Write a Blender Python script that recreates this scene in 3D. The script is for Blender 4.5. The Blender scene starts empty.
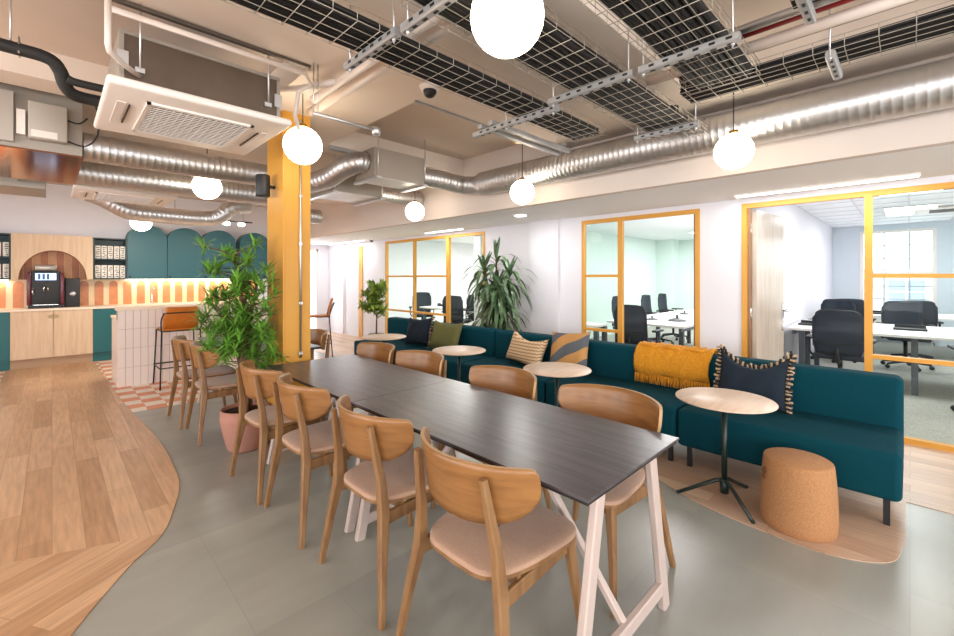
import bpy, bmesh, math, random
from mathutils import Vector, Matrix
R = random.Random(7)
SC = bpy.context.scene
COL = SC.collection
PI = math.pi

# ------------------------------------------------------------------ materials
MATS = {}
def srgb(h):
    h = h.lstrip('#')
    c = [int(h[i:i+2], 16)/255 for i in (0, 2, 4)]
    return tuple([x/12.92 if x <= .04045 else ((x+.055)/1.055)**2.4 for x in c]) + (1,)
def mat(name, col, rough=.5, metal=0, noise=0, nscale=8, spec=.5, bump=0, bscale=60, emit=0, coat=0, stretch=None, sheen=0):
    if name in MATS: return MATS[name]
    m = bpy.data.materials.new(name); m.use_nodes = True
    nt = m.node_tree; b = nt.nodes['Principled BSDF']
    c = srgb(col) if isinstance(col, str) else tuple(col)+(1,)
    b.inputs['Base Color'].default_value = c
    b.inputs['Roughness'].default_value = rough
    b.inputs['Metallic'].default_value = metal
    b.inputs['Specular IOR Level'].default_value = spec
    if coat: b.inputs['Coat Weight'].default_value = coat; b.inputs['Coat Roughness'].default_value = .1
    if sheen: b.inputs['Sheen Weight'].default_value = sheen
    if emit:
        b.inputs['Emission Color'].default_value = c; b.inputs['Emission Strength'].default_value = emit
    tc = nt.nodes.new('ShaderNodeTexCoord'); mp = nt.nodes.new('ShaderNodeMapping')
    nt.links.new(tc.outputs['Object'], mp.inputs['Vector'])
    if stretch: mp.inputs['Scale'].default_value = stretch
    if noise:
        n = nt.nodes.new('ShaderNodeTexNoise'); n.inputs['Scale'].default_value = nscale; n.inputs['Detail'].default_value = 6
        nt.links.new(mp.outputs[0], n.inputs['Vector'])
        r = nt.nodes.new('ShaderNodeValToRGB')
        r.color_ramp.elements[0].position = .3; r.color_ramp.elements[1].position = .7
        r.color_ramp.elements[0].color = tuple([x*(1-noise) for x in c[:3]])+(1,)
        r.color_ramp.elements[1].color = tuple([min(1, x*(1+noise)) for x in c[:3]])+(1,)
        nt.links.new(n.outputs[0], r.inputs[0]); nt.links.new(r.outputs[0], b.inputs['Base Color'])
    if bump:
        n2 = nt.nodes.new('ShaderNodeTexNoise'); n2.inputs['Scale'].default_value = bscale; n2.inputs['Detail'].default_value = 4
        bp = nt.nodes.new('ShaderNodeBump'); bp.inputs['Strength'].default_value = bump; bp.inputs['Distance'].default_value = .01
        nt.links.new(mp.outputs[0], n2.inputs['Vector']); nt.links.new(n2.outputs[0], bp.inputs['Height']); nt.links.new(bp.outputs[0], b.inputs['Normal'])
    MATS[name] = m
    return m

def planks(name, cols, rot, w, L, rough=.4, gap=.0015, grain=.12, mortar=None):
    m = bpy.data.materials.new(name); m.use_nodes = True
    nt = m.node_tree; N = nt.nodes; K = nt.links; b = N['Principled BSDF']
    b.inputs['Roughness'].default_value = rough
    tc = N.new('ShaderNodeTexCoord'); mp = N.new('ShaderNodeMapping'); mp.inputs['Rotation'].default_value = (0, 0, -rot)
    K.new(tc.outputs['Object'], mp.inputs['Vector'])
    br = N.new('ShaderNodeTexBrick'); br.offset = .37; br.inputs['Scale'].default_value = 1
    br.inputs['Brick Width'].default_value = L; br.inputs['Row Height'].default_value = w
    br.inputs['Mortar Size'].default_value = gap; br.inputs['Mortar Smooth'].default_value = .2; br.inputs['Bias'].default_value = 0
    br.inputs['Color1'].default_value = (0, 0, 0, 1); br.inputs['Color2'].default_value = (1, 1, 1, 1); br.inputs['Mortar'].default_value = (.5, .5, .5, 1)
    K.new(mp.outputs[0], br.inputs['Vector'])
    rp = N.new('ShaderNodeValToRGB'); rp.color_ramp.elements[0].color = srgb(cols[0]); rp.color_ramp.elements[1].color = srgb(cols[-1])
    for i, c in enumerate(cols[1:-1]):
        e = rp.color_ramp.elements.new((i+1)/(len(cols)-1)); e.color = srgb(c)
    K.new(br.outputs['Color'], rp.inputs[0])
    m2 = N.new('ShaderNodeMapping'); m2.inputs['Scale'].default_value = (1.2, 14, 1); K.new(mp.outputs[0], m2.inputs['Vector'])
    ns = N.new('ShaderNodeTexNoise'); ns.inputs['Scale'].default_value = 3; ns.inputs['Detail'].default_value = 8; K.new(m2.outputs[0], ns.inputs['Vector'])
    mr = N.new('ShaderNodeMapRange'); mr.inputs[1].default_value = .3; mr.inputs[2].default_value = .7; mr.inputs[3].default_value = 1-grain; mr.inputs[4].default_value = 1+grain
    K.new(ns.outputs[0], mr.inputs[0])
    mx = N.new('ShaderNodeVectorMath'); mx.operation = 'SCALE'; K.new(rp.outputs[0], mx.inputs[0]); K.new(mr.outputs[0], mx.inputs['Scale'])
    mm = N.new('ShaderNodeMixRGB'); mm.inputs[2].default_value = srgb(mortar or cols[0]); K.new(br.outputs['Fac'], mm.inputs[0]); K.new(mx.outputs[0], mm.inputs[1])
    K.new(mm.outputs[0], b.inputs['Base Color'])
    MATS[name] = m
    return m

def grainwood(name, c1, c2, axis=(1, 12, 12), scale=2.5, rough=.4, spec=.5):
    m = bpy.data.materials.new(name); m.use_nodes = True
    nt = m.node_tree; N = nt.nodes; K = nt.links; b = N['Principled BSDF']; b.inputs['Roughness'].default_value = rough
    b.inputs['Specular IOR Level'].default_value = spec
    tc = N.new('ShaderNodeTexCoord'); mp = N.new('ShaderNodeMapping'); mp.inputs['Scale'].default_value = axis
    K.new(tc.outputs['Object'], mp.inputs['Vector'])
    ns = N.new('ShaderNodeTexNoise'); ns.inputs['Scale'].default_value = scale; ns.inputs['Detail'].default_value = 9; ns.inputs['Distortion'].default_value = .6
    K.new(mp.outputs[0], ns.inputs['Vector'])
    r = N.new('ShaderNodeValToRGB'); r.color_ramp.elements[0].position = .33; r.color_ramp.elements[1].position = .67
    r.color_ramp.elements[0].color = srgb(c1); r.color_ramp.elements[1].color = srgb(c2)
    K.new(ns.outputs[0], r.inputs[0]); K.new(r.outputs[0], b.inputs['Base Color'])
    MATS[name] = m
    return m

def glassmat():
    m = bpy.data.materials.new('clear_glass'); m.use_nodes = True
    nt = m.node_tree; nt.nodes.clear(); N = nt.nodes
    o = N.new('ShaderNodeOutputMaterial'); mx = N.new('ShaderNodeMixShader'); t = N.new('ShaderNodeBsdfTransparent'); g = N.new('ShaderNodeBsdfGlossy')
    t.inputs[0].default_value = (.95, .985, .97, 1); g.inputs['Roughness'].default_value = .02
    f = N.new('ShaderNodeLayerWeight'); f.inputs[0].default_value = .18
    ge = N.new('ShaderNodeNewGeometry'); su = N.new('ShaderNodeMath'); su.operation = 'SUBTRACT'; su.inputs[0].default_value = 1; nt.links.new(ge.outputs['Backfacing'], su.inputs[1])
    mu = N.new('ShaderNodeMath'); mu.operation = 'MULTIPLY'; nt.links.new(f.outputs['Fresnel'], mu.inputs[0]); nt.links.new(su.outputs[0], mu.inputs[1]); nt.links.new(mu.outputs[0], mx.inputs[0]); nt.links.new(t.outputs[0], mx.inputs[1]); nt.links.new(g.outputs[0], mx.inputs[2]); nt.links.new(mx.outputs[0], o.inputs[0])
    MATS['glass'] = m
    return m

oak = grainwood('oak_veneer', '#7d5a39', '#946f4a', (6, 6, 1.2), 3, .38)
oakh = grainwood('oak_solid', '#765333', '#8e6a45', (8, 8, 1.2), 3, .42)
oakb = grainwood('oak_backrest', '#7d542c', '#97693c', (1.5, 1.5, 10), 3, .33)
palewood = grainwood('pale_oak_laminate', '#c8aa8a', '#d6bc9d', (14, 14, 1), 2, .45)
rimply = mat('plywood_edge', '#b3926a', .5)
tabletop = grainwood('dark_stained_top', '#322d33', '#524b52', (12, 1.0, 1), 3, .30, .7)
darkedge = mat('dark_edge', '#17130f', .5)
roundtop = grainwood('blond_round_top', '#dcc0a8', '#e8d0bb', (2, 14, 1), 2, .4)
whitepaint = mat('white_powder_coat', '#bcaba3', .45)
seatfab = mat('tan_fabric', '#a98872', .85, noise=.08, nscale=120, bump=.1, bscale=300, sheen=.2)
wallw = mat('wall_white_paint', '#dedde3', .8, noise=.01)
wallmint = mat('wall_mint_paint', '#d9e9e2', .8)
ceilp = mat('ceiling_beige_paint', '#d2c1b2', .85, noise=.05, nscale=1.5)
beamp = mat('beam_beige_paint', '#e4d5c7', .85, noise=.05, nscale=1.5)
ceilw = mat('lower_ceiling_white', '#ededed', .8)
yellow = mat('yellow_frame_paint', '#d2973a', .5)
colyel = mat('column_yellow_paint', '#cf9638', .45, noise=.04, nscale=2)
_gf = mat('grey_floor', '#9b9b93', .30)
teal = mat('teal_laminate', '#0f5d61', .45)
teald = mat('teal_upper_laminate', '#265c66', .45)
tealfab = mat('teal_upholstery', '#033c48', .9, spec=.15, noise=.1, nscale=90, bump=.08, bscale=300)
black = mat('black_metal', '#15171a', .45)
dkgreen = mat('dark_green_metal', '#0a1f1a', .4)
blackpl = mat('black_plastic', '#1b1d20', .5)
seatdk = mat('dark_seat_fabric', '#20262f', .85)
meshfab = mat('dark_blue_mesh_fabric', '#232c38', .8, noise=.2, nscale=200)
meshfab.node_tree.nodes['Principled BSDF'].inputs['Alpha'].default_value = .88
steel = mat('galvanised_steel', '#d0d0d1', .42, 1)
steelb = mat('bright_galvanised_sheet', '#b9aea2', .2, 1, noise=.1, nscale=3)
wire = mat('zinc_wire', '#b8b0a4', .4, .7)
strutm = mat('strut_zinc', '#b3b3b3', .45, .6, noise=.1)
cablem = mat('black_cable', '#141214', .55)
plasw = mat('white_plastic', '#ebe3dc', .45)
pipew = mat('white_pipe', '#ded0c6', .4)
foamg = mat('black_pipe_insulation', '#1d1a18', .7)
cork = mat('cork', '#aa7a50', .85, noise=.16, nscale=110, bump=.15, bscale=90)
terra = mat('terracotta_pink_pot', '#a97868', .75)
soil = mat('soil', '#2c1c12', .95, noise=.3, nscale=40)
leafg = mat('palm_leaf_green', '#6a9c38', .5, noise=.5, nscale=7)
leafd = mat('dracaena_leaf', '#4f6b48', .4, noise=.6, nscale=9)
leafy = mat('ficus_leaf', '#7f963c', .5, noise=.4, nscale=9)
bark = mat('bark', '#5d4430', .9, noise=.3, nscale=20)
orangel = mat('orange_leather', '#bd6c1f', .45, noise=.08, nscale=20)
tilew = mat('white_tile', '#e6d8d0', .25, spec=.5)
grout = mat('grey_grout', '#a39488', .9)
cream = mat('cream_tile', '#ecd2a8', .35)
orange = mat('orange_tile', '#cc8150', .35, noise=.12, nscale=9)
worktop = mat('pale_worktop', '#ead7c0', .4)
mustard = mat('mustard_wool', '#d28d1e', .95, noise=.18, nscale=60, bump=.4, bscale=60)
navyf = mat('navy_cotton', '#0a1b2a', .9, noise=.2, nscale=40)
olive = mat('olive_cotton', '#66663a', .95, noise=.12, nscale=40)
fringeb = mat('cream_black_fringe', '#b59b7c', .95, noise=.6, nscale=120)
desktop = mat('desk_white', '#e8e4e0', .35)
deskleg = mat('desk_leg_grey', '#4c5257', .5)
carpet = mat('office_carpet', '#a6a59c', .95, noise=.2, nscale=60)
maroon = mat('maroon_gloss', '#5d1224', .25)
screenb = mat('blue_white_screen', '#a9c6f0', .3, emit=1.6)
chrome = mat('chrome', '#d8d8d8', .12, 1)
redp = mat('red_pipe', '#a32428', .4)
globem = mat('opal_globe', '#fff1da', .4, emit=9)
ledm = mat('led_diffuser', '#ffffff', .4, emit=9)
ledwarm = mat('led_warm_strip', '#ffeccd', .4, emit=8)
paper = mat('packet_white', '#e8e2d8', .6)
ink = mat('packet_black_mark', '#1c1a1a', .6)
glass = glassmat()
panelgrey = mat('grey_painted_sheet', '#a39a8f', .45, .3)
boxgrey = mat('control_box_grey', '#b3aca2', .5)
darkbody = mat('dark_foam_casing', '#58483a', .6, noise=.12)
grillem = mat('intake_grille', '#4a443f', .6)
leafw = grainwood('door_veneer', '#c4b4a4', '#d2c4b4', (10, 10, 1), 2, .18, .7)

wood_y = planks('floor_oak_planks', ['#b38a66', '#c39b77', '#d0a985', '#ba906c'], PI/2, .13, 1.25, .33, mortar='#a07c5c', grain=.16)
wood_d = planks('floor_oak_planks_turned', ['#b38a66', '#c39b77', '#d0a985', '#ba906c'], math.radians(31), .11, 1.25, .33, mortar='#a07c5c', grain=.16)
wood_s = planks('floor_oak_planks_strip', ['#b4967e', '#c4a68e', '#ccb096', '#ba9880'], PI/2, .135, .9, .36, mortar='#977760', grain=.1)

greyfl = planks('floor_grey_tiles', ['#90908a', '#98988f', '#9d9d95'], 0, 0.92, .92, .30, .0010, .10, mortar='#84847d')
for n_ in greyfl.node_tree.nodes:
    if n_.type == 'MAPPING' and abs(n_.inputs['Scale'].default_value[1]-14) < .1: n_.inputs['Scale'].default_value = (.5, 1.4, 1)

def tilefloor():
    m = bpy.data.materials.new('orange_cream_floor_tiles'); m.use_nodes = True
    nt = m.node_tree; N = nt.nodes; K = nt.links; b = N['Principled BSDF']; b.inputs['Roughness'].default_value = .4
    tc = N.new('ShaderNodeTexCoord'); mp = N.new('ShaderNodeMapping'); K.new(tc.outputs['Object'], mp.inputs['Vector'])
    mp.inputs['Rotation'].default_value = (0, 0, 0)
    # skewed checker: x is pushed along by a triangle wave of y, so each orange patch is a trapezoid
    sx = N.new('ShaderNodeSeparateXYZ'); K.new(mp.outputs[0], sx.inputs[0])
    pp = N.new('ShaderNodeMath'); pp.operation = 'PINGPONG'; pp.inputs[1].default_value = .2; K.new(sx.outputs[1], pp.inputs[0])
    ml = N.new('ShaderNodeMath'); ml.operation = 'MULTIPLY_ADD'; ml.inputs[1].default_value = .07; K.new(pp.outputs[0], ml.inputs[0]); K.new(sx.outputs[0], ml.inputs[2])
    cb = N.new('ShaderNodeCombineXYZ'); K.new(ml.outputs[0], cb.inputs[0]); K.new(sx.outputs[1], cb.inputs[1]); cb.inputs[2].default_value = .1
    ck = N.new('ShaderNodeTexChecker'); ck.inputs['Scale'].default_value = 5.4
    ck.inputs['Color1'].default_value = srgb('#d98a5e'); ck.inputs['Color2'].default_value = srgb('#e8dacb')
    K.new(cb.outputs[0], ck.inputs['Vector']); K.new(ck.outputs[0], b.inputs['Base Color'])
    MATS['tiles'] = m
    return m
tiles = tilefloor()

# ------------------------------------------------------------------ mesh builder
class MB:
    def __init__(s): s.bm = bmesh.new(); s.mats = []
    def mi(s, m):
        if m not in s.mats: s.mats.append(m)
        return s.mats.index(m)
    def faces(s, vs, fs, m, smooth=False):
        bv = [s.bm.verts.new(v) for v in vs]; k = s.mi(m)
        for f in fs:
            try:
                fc = s.bm.faces.new([bv[i] for i in f]); fc.material_index = k; fc.smooth = smooth
            except ValueError: pass
        return s
    def box(s, lo, hi, m, M=None):
        x0, y0, z0 = lo; x1, y1, z1 = hi
        vs = [Vector(v) for v in ((x0,y0,z0),(x1,y0,z0),(x1,y1,z0),(x0,y1,z0),(x0,y0,z1),(x1,y0,z1),(x1,y1,z1),(x0,y1,z1))]
        if M: vs = [M @ v for v in vs]
        return s.faces(vs, ((0,3,2,1),(4,5,6,7),(0,1,5,4),(1,2,6,5),(2,3,7,6),(3,0,4,7)), m)
    def rbox(s, lo, hi, m, r=.02, seg=4, M=None):
        b = bmesh.new(); bmesh.ops.create_cube(b, size=1)
        for v in b.verts: v.co = Vector([lo[i]+(v.co[i]+.5)*(hi[i]-lo[i]) for i in range(3)])
        bmesh.ops.bevel(b, geom=b.edges[:]+b.verts[:], offset=r, segments=seg, profile=.5, affect='EDGES')
        b.verts.ensure_lookup_table(); b.verts.index_update()
        vs = [(M @ v.co if M else v.co.copy()) for v in b.verts]; fs = [[v.index for v in f.verts] for f in b.faces]
        s.faces(vs, fs, m, True); b.free(); return s
    def sweep(s, pts, prof, m, smooth=True, cap=True, up=None):
        """prof(i) gives a list of (a,b) offsets for point i"""
        pts = [Vector(p) for p in pts]; n = len(pts); rings = []; prev = None
        for i, p in enumerate(pts):
            t = (pts[min(i+1, n-1)]-pts[max(i-1, 0)]).normalized()
            if prev is None:
                a = Vector(up) if up else (Vector((0, 0, 1)) if abs(t.z) < .9 else Vector((1, 0, 0)))
                a = (a - t*a.dot(t)).normalized()
            else:
                a = (prev - t*prev.dot(t)).normalized()
            prev = a; c = t.cross(a)
            rings.append([p + a*u + c*v for u, v in prof(i)])
        k = len(rings[0]); vs = [v for r in rings for v in r]; fs = []
        for i in range(n-1):
            for j in range(k):
                fs.append((i*k+j, i*k+(j+1) % k, (i+1)*k+(j+1) % k, (i+1)*k+j))
        if cap: fs.append(tuple(range(k-1, -1, -1))); fs.append(tuple(range((n-1)*k, n*k)))
        return s.faces(vs, fs, m, smooth)
    def tube(s, pts, r, m, seg=8, cap=True, smooth=True):
        rr = r if isinstance(r, (list, tuple)) else [r]*len(pts)
        cs = [(math.cos(2*PI*j/seg), math.sin(2*PI*j/seg)) for j in range(seg)]
        return s.sweep(pts, lambda i: [(a*rr[i], b*rr[i]) for a, b in cs], m, smooth, cap)
    def bar(s, pts, sizes, m, up=None):
        """rectangular section bar; sizes = [(w,h)] per point, chamfered"""
        def pr(i):
            w, h = sizes[i] if isinstance(sizes, list) else sizes
            w /= 2; h /= 2; c = min(w, h)*.35
            return [(w, h-c), (w-c, h), (-w+c, h), (-w, h-c), (-w, -h+c), (-w+c, -h), (w-c, -h), (w, -h+c)]
        return s.sweep(pts, pr, m, False, True, up)
    def lathe(s, prof, m, c=(0, 0, 0), seg=32, smooth=True):
        vs = []; fs = []; n = len(prof)
        for r, z in prof:
            for j in range(seg):
                a = 2*PI*j/seg; vs.append((c[0]+r*math.cos(a), c[1]+r*math.sin(a), c[2]+z))
        for i in range(n-1):
            for j in range(seg):
                fs.append((i*seg+j, i*seg+(j+1) % seg, (i+1)*seg+(j+1) % seg, (i+1)*seg+j))
        if prof[0][0] > 1e-5: fs.append(tuple(range(seg-1, -1, -1)))
        if prof[-1][0] > 1e-5: fs.append(tuple(range((n-1)*seg, n*seg)))
        return s.faces(vs, fs, m, smooth)
    def sphere(s, c, r, m, seg=24, sc=(1, 1, 1)):
        pr = [(max(1e-4, r*math.sin(PI*i/12)), -r*math.cos(PI*i/12)) for i in range(13)]
        vs = []; fs = []
        for q, z in pr:
            for j in range(seg):
                a = 2*PI*j/seg; vs.append((c[0]+q*math.cos(a)*sc[0], c[1]+q*math.sin(a)*sc[1], c[2]+z*sc[2]))
        for i in range(12):
            for j in range(seg): fs.append((i*seg+j, i*seg+(j+1) % seg, (i+1)*seg+(j+1) % seg, (i+1)*seg+j))
        return s.faces(vs, fs, m, True)
    def prism(s, poly, z0, z1, m, M=None, smooth=False):
        n = len(poly); vs = [Vector((x, y, z0)) for x, y in poly]+[Vector((x, y, z1)) for x, y in poly]
        if M: vs = [M @ v for v in vs]
        fs = [tuple(range(n-1, -1, -1)), tuple(range(n, 2*n))]+[(i, (i+1) % n, n+(i+1) % n, n+i) for i in range(n)]
        return s.faces(vs, fs, m, smooth)
    def build(s, name, parent=None, loc=None, rz=0):
        bmesh.ops.recalc_face_normals(s.bm, faces=s.bm.faces[:])
        me = bpy.data.meshes.new(name); s.bm.to_mesh(me); s.bm.free()
        for m in s.mats: me.materials.append(m)
        o = bpy.data.objects.new(name, me); COL.objects.link(o)
        if parent: o.parent = parent
        if loc: o.location = loc
        if rz: o.rotation_euler = (0, 0, rz)
        return o

def tag(o, label=None, cat=None, group=None, kind=None):
    if label: o['label'] = label
    if cat: o['category'] = cat
    if group: o['group'] = group
    if kind: o['kind'] = kind
    return o
def thing(name, label, cat, loc=(0, 0, 0), rz=0, group=None):
    o = bpy.data.objects.new(name, None); COL.objects.link(o); o.location = loc; o.rotation_euler = (0, 0, rz); o.empty_display_size = .1
    return tag(o, label, cat, group)
def st(mb, name, parent=None):
    o = mb.build(name, parent)
    if not parent: o['kind'] = 'structure'
    return o
def dup(root, loc, rz, label, group=None):
    r = root.copy(); COL.objects.link(r); r.location = loc; r.rotation_euler = (0, 0, rz); r['label'] = label
    if group: r['group'] = group
    for ch in root.children:
        c = ch.copy(); COL.objects.link(c); c.parent = r
        for g in ch.children:
            d = g.copy(); COL.objects.link(d); d.parent = c
    return r
def smoothpts(pts, n=8):
    P = [Vector(p) for p in pts]; P = [P[0]*2-P[1]]+P+[P[-1]*2-P[-2]]; out = []
    for i in range(1, len(P)-2):
        for k in range(n):
            t = k/n; a, b, c, d = P[i-1:i+3]
            out.append(.5*((2*b)+(c-a)*t+(2*a-5*b+4*c-d)*t*t+(3*b-a-3*c+d)*t**3))
    out.append(P[-2]); return out

# ------------------------------------------------------------------ camera
CAMZ = 1.43
cam = bpy.data.cameras.new('camera'); co = bpy.data.objects.new('camera', cam); COL.objects.link(co)
cam.sensor_width = 36; cam.lens = 36*429/954; cam.shift_y = -41/954; cam.clip_start = .02
co.location = (0, 0, CAMZ); co.rotation_euler = (PI/2, 0, -math.atan(425/429.0))
SC.camera = co

# ------------------------------------------------------------------ room shell
GX = 5.206     # glazed wall
KY = 10.2      # kitchen wall
EY = 10.75
st(MB().box((-4.1, -4.1, -.1), (13.3, 11, 0), greyfl), 'floor')
edge = [(-.25, 1.95), (.0, 2.27), (.133, 2.493), (.274, 2.716), (.44, 2.93), (.548, 3.245), (.606, 3.454), (.645, 3.75), (.664, 4.334), (.651, 4.999), (.605, 5.75), (.573, 6.396), (.556, 7.227), (.53, 8.4), (.50, 9.7)]
es = smoothpts([(x, y, 0) for x, y in edge], 6)
up_ = [(v.x, v.y) for v in es if v.y >= 2.915]
lo_ = [(v.x, v.y) for v in es if v.y < 2.915]
f1 = [(.436, 2.924)]+up_+[(-.49, 9.7), (-.49, 7.7), (-4, 7.7), (-4, 4.75)]
st(MB().prism(f1, .0, .004, wood_y), 'floor_wood_walkway')
f2 = lo_+[(.436, 2.924), (-4, 4.75), (-4, -2), (-1.9, -.6)]
st(MB().prism(f2, .0, .004, wood_d), 'floor_wood_corner')
tl = [(v.x+.002, v.y) for v in es if v.y > 5.75]
st(MB().prism(tl+[(3.4, 9.7), (3.4, 5.79), (.607, 5.77)], 0, .004, tiles), 'floor_tiled_kitchen')
st(MB().prism([(-4, 7.7), (-.5, 7.7), (-.5, 9.7), (-4, 9.7)], 0, .004, tiles), 'floor_tiled_corner')
strip = [(v.x, v.y) for v in smoothpts([(3.45, 2.0, 0), (3.25, 1.6, 0), (3.04, 1.24, 0), (2.9, .93, 0), (2.84, .6, 0), (2.84, .29, 0), (2.98, .07, 0), (3.25, .018, 0)], 6)]
st(MB().prism(strip+[(3.85, .018), (3.85, -4), (GX, -4), (GX, 10.7), (3.6, 10.7), (3.6, 6.2), (3.5, 4)], 0, .004, wood_s), 'floor_wood_strip')
st(MB().box((GX+.03, -4, 0), (13, 1.28, .006), carpet).box((GX+.03, 1.48, 0), (13, 5.25, .006), carpet).box((GX+.03, 5.4, 0), (13, 9.95, .006), carpet), 'floor_office_carpet')

# kitchen wall, end wall
st(MB().box((-4.1, KY, 0), (3.7, KY+.15, 3.0), wallw), 'wall_kitchen')
st(MB().box((3.6, KY+.15, 0), (3.75, EY, 3.0), wallw), 'wall_return')
w = MB().box((3.6, EY, 0), (4.2, EY+.15, 3), wallw).box((4.88, EY, 0), (GX+.15, EY+.15, 3), wallw).box((4.2, EY, 2.15), (4.88, EY+.15, 3), wallw)
st(w, 'wall_end')
# left and rear walls out of view; rear windows added to let light in
w = MB()
for y0, y1 in ((-4, -3), (-1.4, -.2), (1.4, 2.6), (4.2, 5.4), (7.0, 10.2)): w.box((-4.15, y0, 0), (-4, y1, 3), wallw)
for y0, y1 in ((-3, -1.4), (-.2, 1.4), (2.6, 4.2), (5.4, 7)): w.box((-4.15, y0, 0), (-4, y1, .6), wallw).box((-4.15, y0, 2.5), (-4, y1, 3), wallw)
st(w, 'wall_left')
w = MB()
for x0, x1 in ((-4.15, -3), (-1.2, -.4), (1.4, 2.2), (4.0, 5.4)): w.box((x0, -4.15, 0), (x1, -4, 3), wallw)
for x0, x1 in ((-3, -1.2), (-.4, 1.4), (2.2, 4)): w.box((x0, -4.15, 0), (x1, -4, .6), wallw).box((x0, -4.15, 2.5), (x1, -4, 3), wallw)
st(w, 'wall_rear')
# glazed wall
w = MB(); T = .07
def wx(y0, y1, z0=0, z1=2.262): w.box((GX, y0, z0), (GX+T, y1, z1), wallw)
wx(-4, 1.256, 2.203); wx(1.256, 1.672); wx(1.672, 3.192, 2.203); wx(3.192, 5.063); wx(5.063, 8.108, 2.203); wx(8.108, 9.07); wx(9.07, 9.27, 2.16); wx(9.27, 10.9)
w.box((GX-.06, 3.55, 0), (GX, 4.06, 2.262), wallw)
w.box((GX-.05, 9.95, 0), (GX, 10.75, 2.262), wallw)
st(w, 'wall_glazed')
st(MB().box((GX-.015, 3.192, 0), (GX, 3.55, .09), wallw).box((GX-.015, 4.06, 0), (GX, 5.06, .09), wallw).box((GX-.015, 1.27, 0), (GX, 1.66, .09), wallw).box((GX-.015, 8.12, 0), (GX, 9.05, .09), wallw), 'baseboard_glazed')
# ceilings
st(MB().box((-4.15, -4.15, 3.0), (GX+.15, EY+.15, 3.15), ceilp), 'ceiling')
def beam(n, lo, hi): st(MB().box(lo, hi, beamp), n)
beam('ceiling_beam_cross', (-4, 1.15, 2.80), (3.92, 2.715, 3.0))
beam('ceiling_beam_middle', (-4, 4.22, 2.80), (3.92, 4.50, 3.0))
beam('ceiling_beam_column', (1.2, 2.715, 2.80), (2.02, 4.22, 3.0))
beam('ceiling_beam_kitchen', (-4, 7.3, 2.80), (3.92, 7.7, 3.0))
beam('ceiling_beam_side', (3.35, -4, 2.80), (3.92, 1.15, 3.0))
beam('ceiling_beam_near', (-4, -1.4, 2.80), (3.35, -.6, 3.0))
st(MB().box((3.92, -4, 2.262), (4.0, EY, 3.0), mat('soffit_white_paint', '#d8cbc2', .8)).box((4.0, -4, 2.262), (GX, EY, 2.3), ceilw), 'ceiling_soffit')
# column
c = MB().box((1.346, 3.62, 0), (1.575, 3.98, 2.80), colyel)
c.box((1.36, 3.614, 0), (1.37, 3.62, 2.8), colyel)
st(c, 'column_yellow')

# ------------------------------------------------------------------ glazed screens (yellow frames)
def frame(name, ys, z1, trans, door=None):
    """ys: post positions (y0,y1) ; trans: list of (ya,yb,[z...]) glazed bays"""
    f = MB(); ya = min(a for a, b in ys); yb = max(b for a, b in ys)
    f.box((GX-.012, ya, z1-.05), (GX+.045, yb, z1), yellow)
    for a, b in ys: f.box((GX-.012, a, 0), (GX+.045, b, z1-.05), yellow)
    for a, b, zs in trans:
        f.box((GX-.01, a, 0), (GX+.06, b, .05), yellow)
        for z in zs: f.box((GX-.01, a, z-.018), (GX+.05, b, z+.018), yellow)
    o = st(f, name)
    g = MB()
    for a, b, zs in trans: g.box((GX+.022, a, .05), (GX+.030, b, z1-.05), glass)
    st(g, 'window_glazing', o)
    return o
frame('window_1', [(1.21, 1.256), (.235, .29), (-2.6, -2.55)], 2.203, [(-2.55, .235, [1.44, .72])])
frame('window_2', [(3.15, 3.192), (2.6, 2.66), (1.672, 1.72)], 2.203, [(2.66, 3.15, [1.445, .72])])
frame('window_3', [(8.06, 8.108), (5.985, 6.06), (5.063, 5.11)], 2.203, [(7.09, 8.06, [1.445, .72]), (6.06, 7.045, [1.445, .72])])
st(MB().box((GX-.01, 7.045, 0), (GX+.05, 7.09, 2.15), yellow), 'trim_1')
st(MB().box((GX-.02, 9.07, 0), (GX+T, 9.24, 2.16), yellow), 'trim_2')
# window_3 right bay: door glass
dj = MB().box((GX+.02, 1.72, 0), (GX+T+.01, 1.745, 2.15), oak); dj.box((GX+.05, 1.745, 1.85), (GX+.07, 1.752, 1.95), chrome).box((GX+.05, 1.745, .95), (GX+.07, 1.752, 1.05), chrome)
st(dj, 'trim_3')
dj = MB().box((GX+.02, 1.185, 0), (GX+T+.01, 1.21, 2.15), oak)
for z in (1.9, 1.0, .2): dj.box((GX+.03, 1.178, z), (GX+.09, 1.186, z+.1), chrome)
st(dj, 'trim_4')
# open door leaf in bay 1
dr = thing('door_1', 'open oak veneered office door with steel lever, swung into the right-hand office', 'door', (GX+.1, 1.185, 0), math.radians(-5.5))
dr['kind'] = 'structure'; del dr['category']
MB().box((0, -.045, .01), (.88, 0, 2.14), leafw).build('door_leaf', dr)
h = MB().box((.79, -.058, .93), (.85, -.045, 1.13), chrome).tube([(.82, -.05, 1.04), (.82, -.11, 1.04), (.70, -.11, 1.04)], .013, chrome)
h.box((.80, -.052, .80), (.84, -.045, .88), chrome)
h.build('door_handle', dr)

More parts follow.
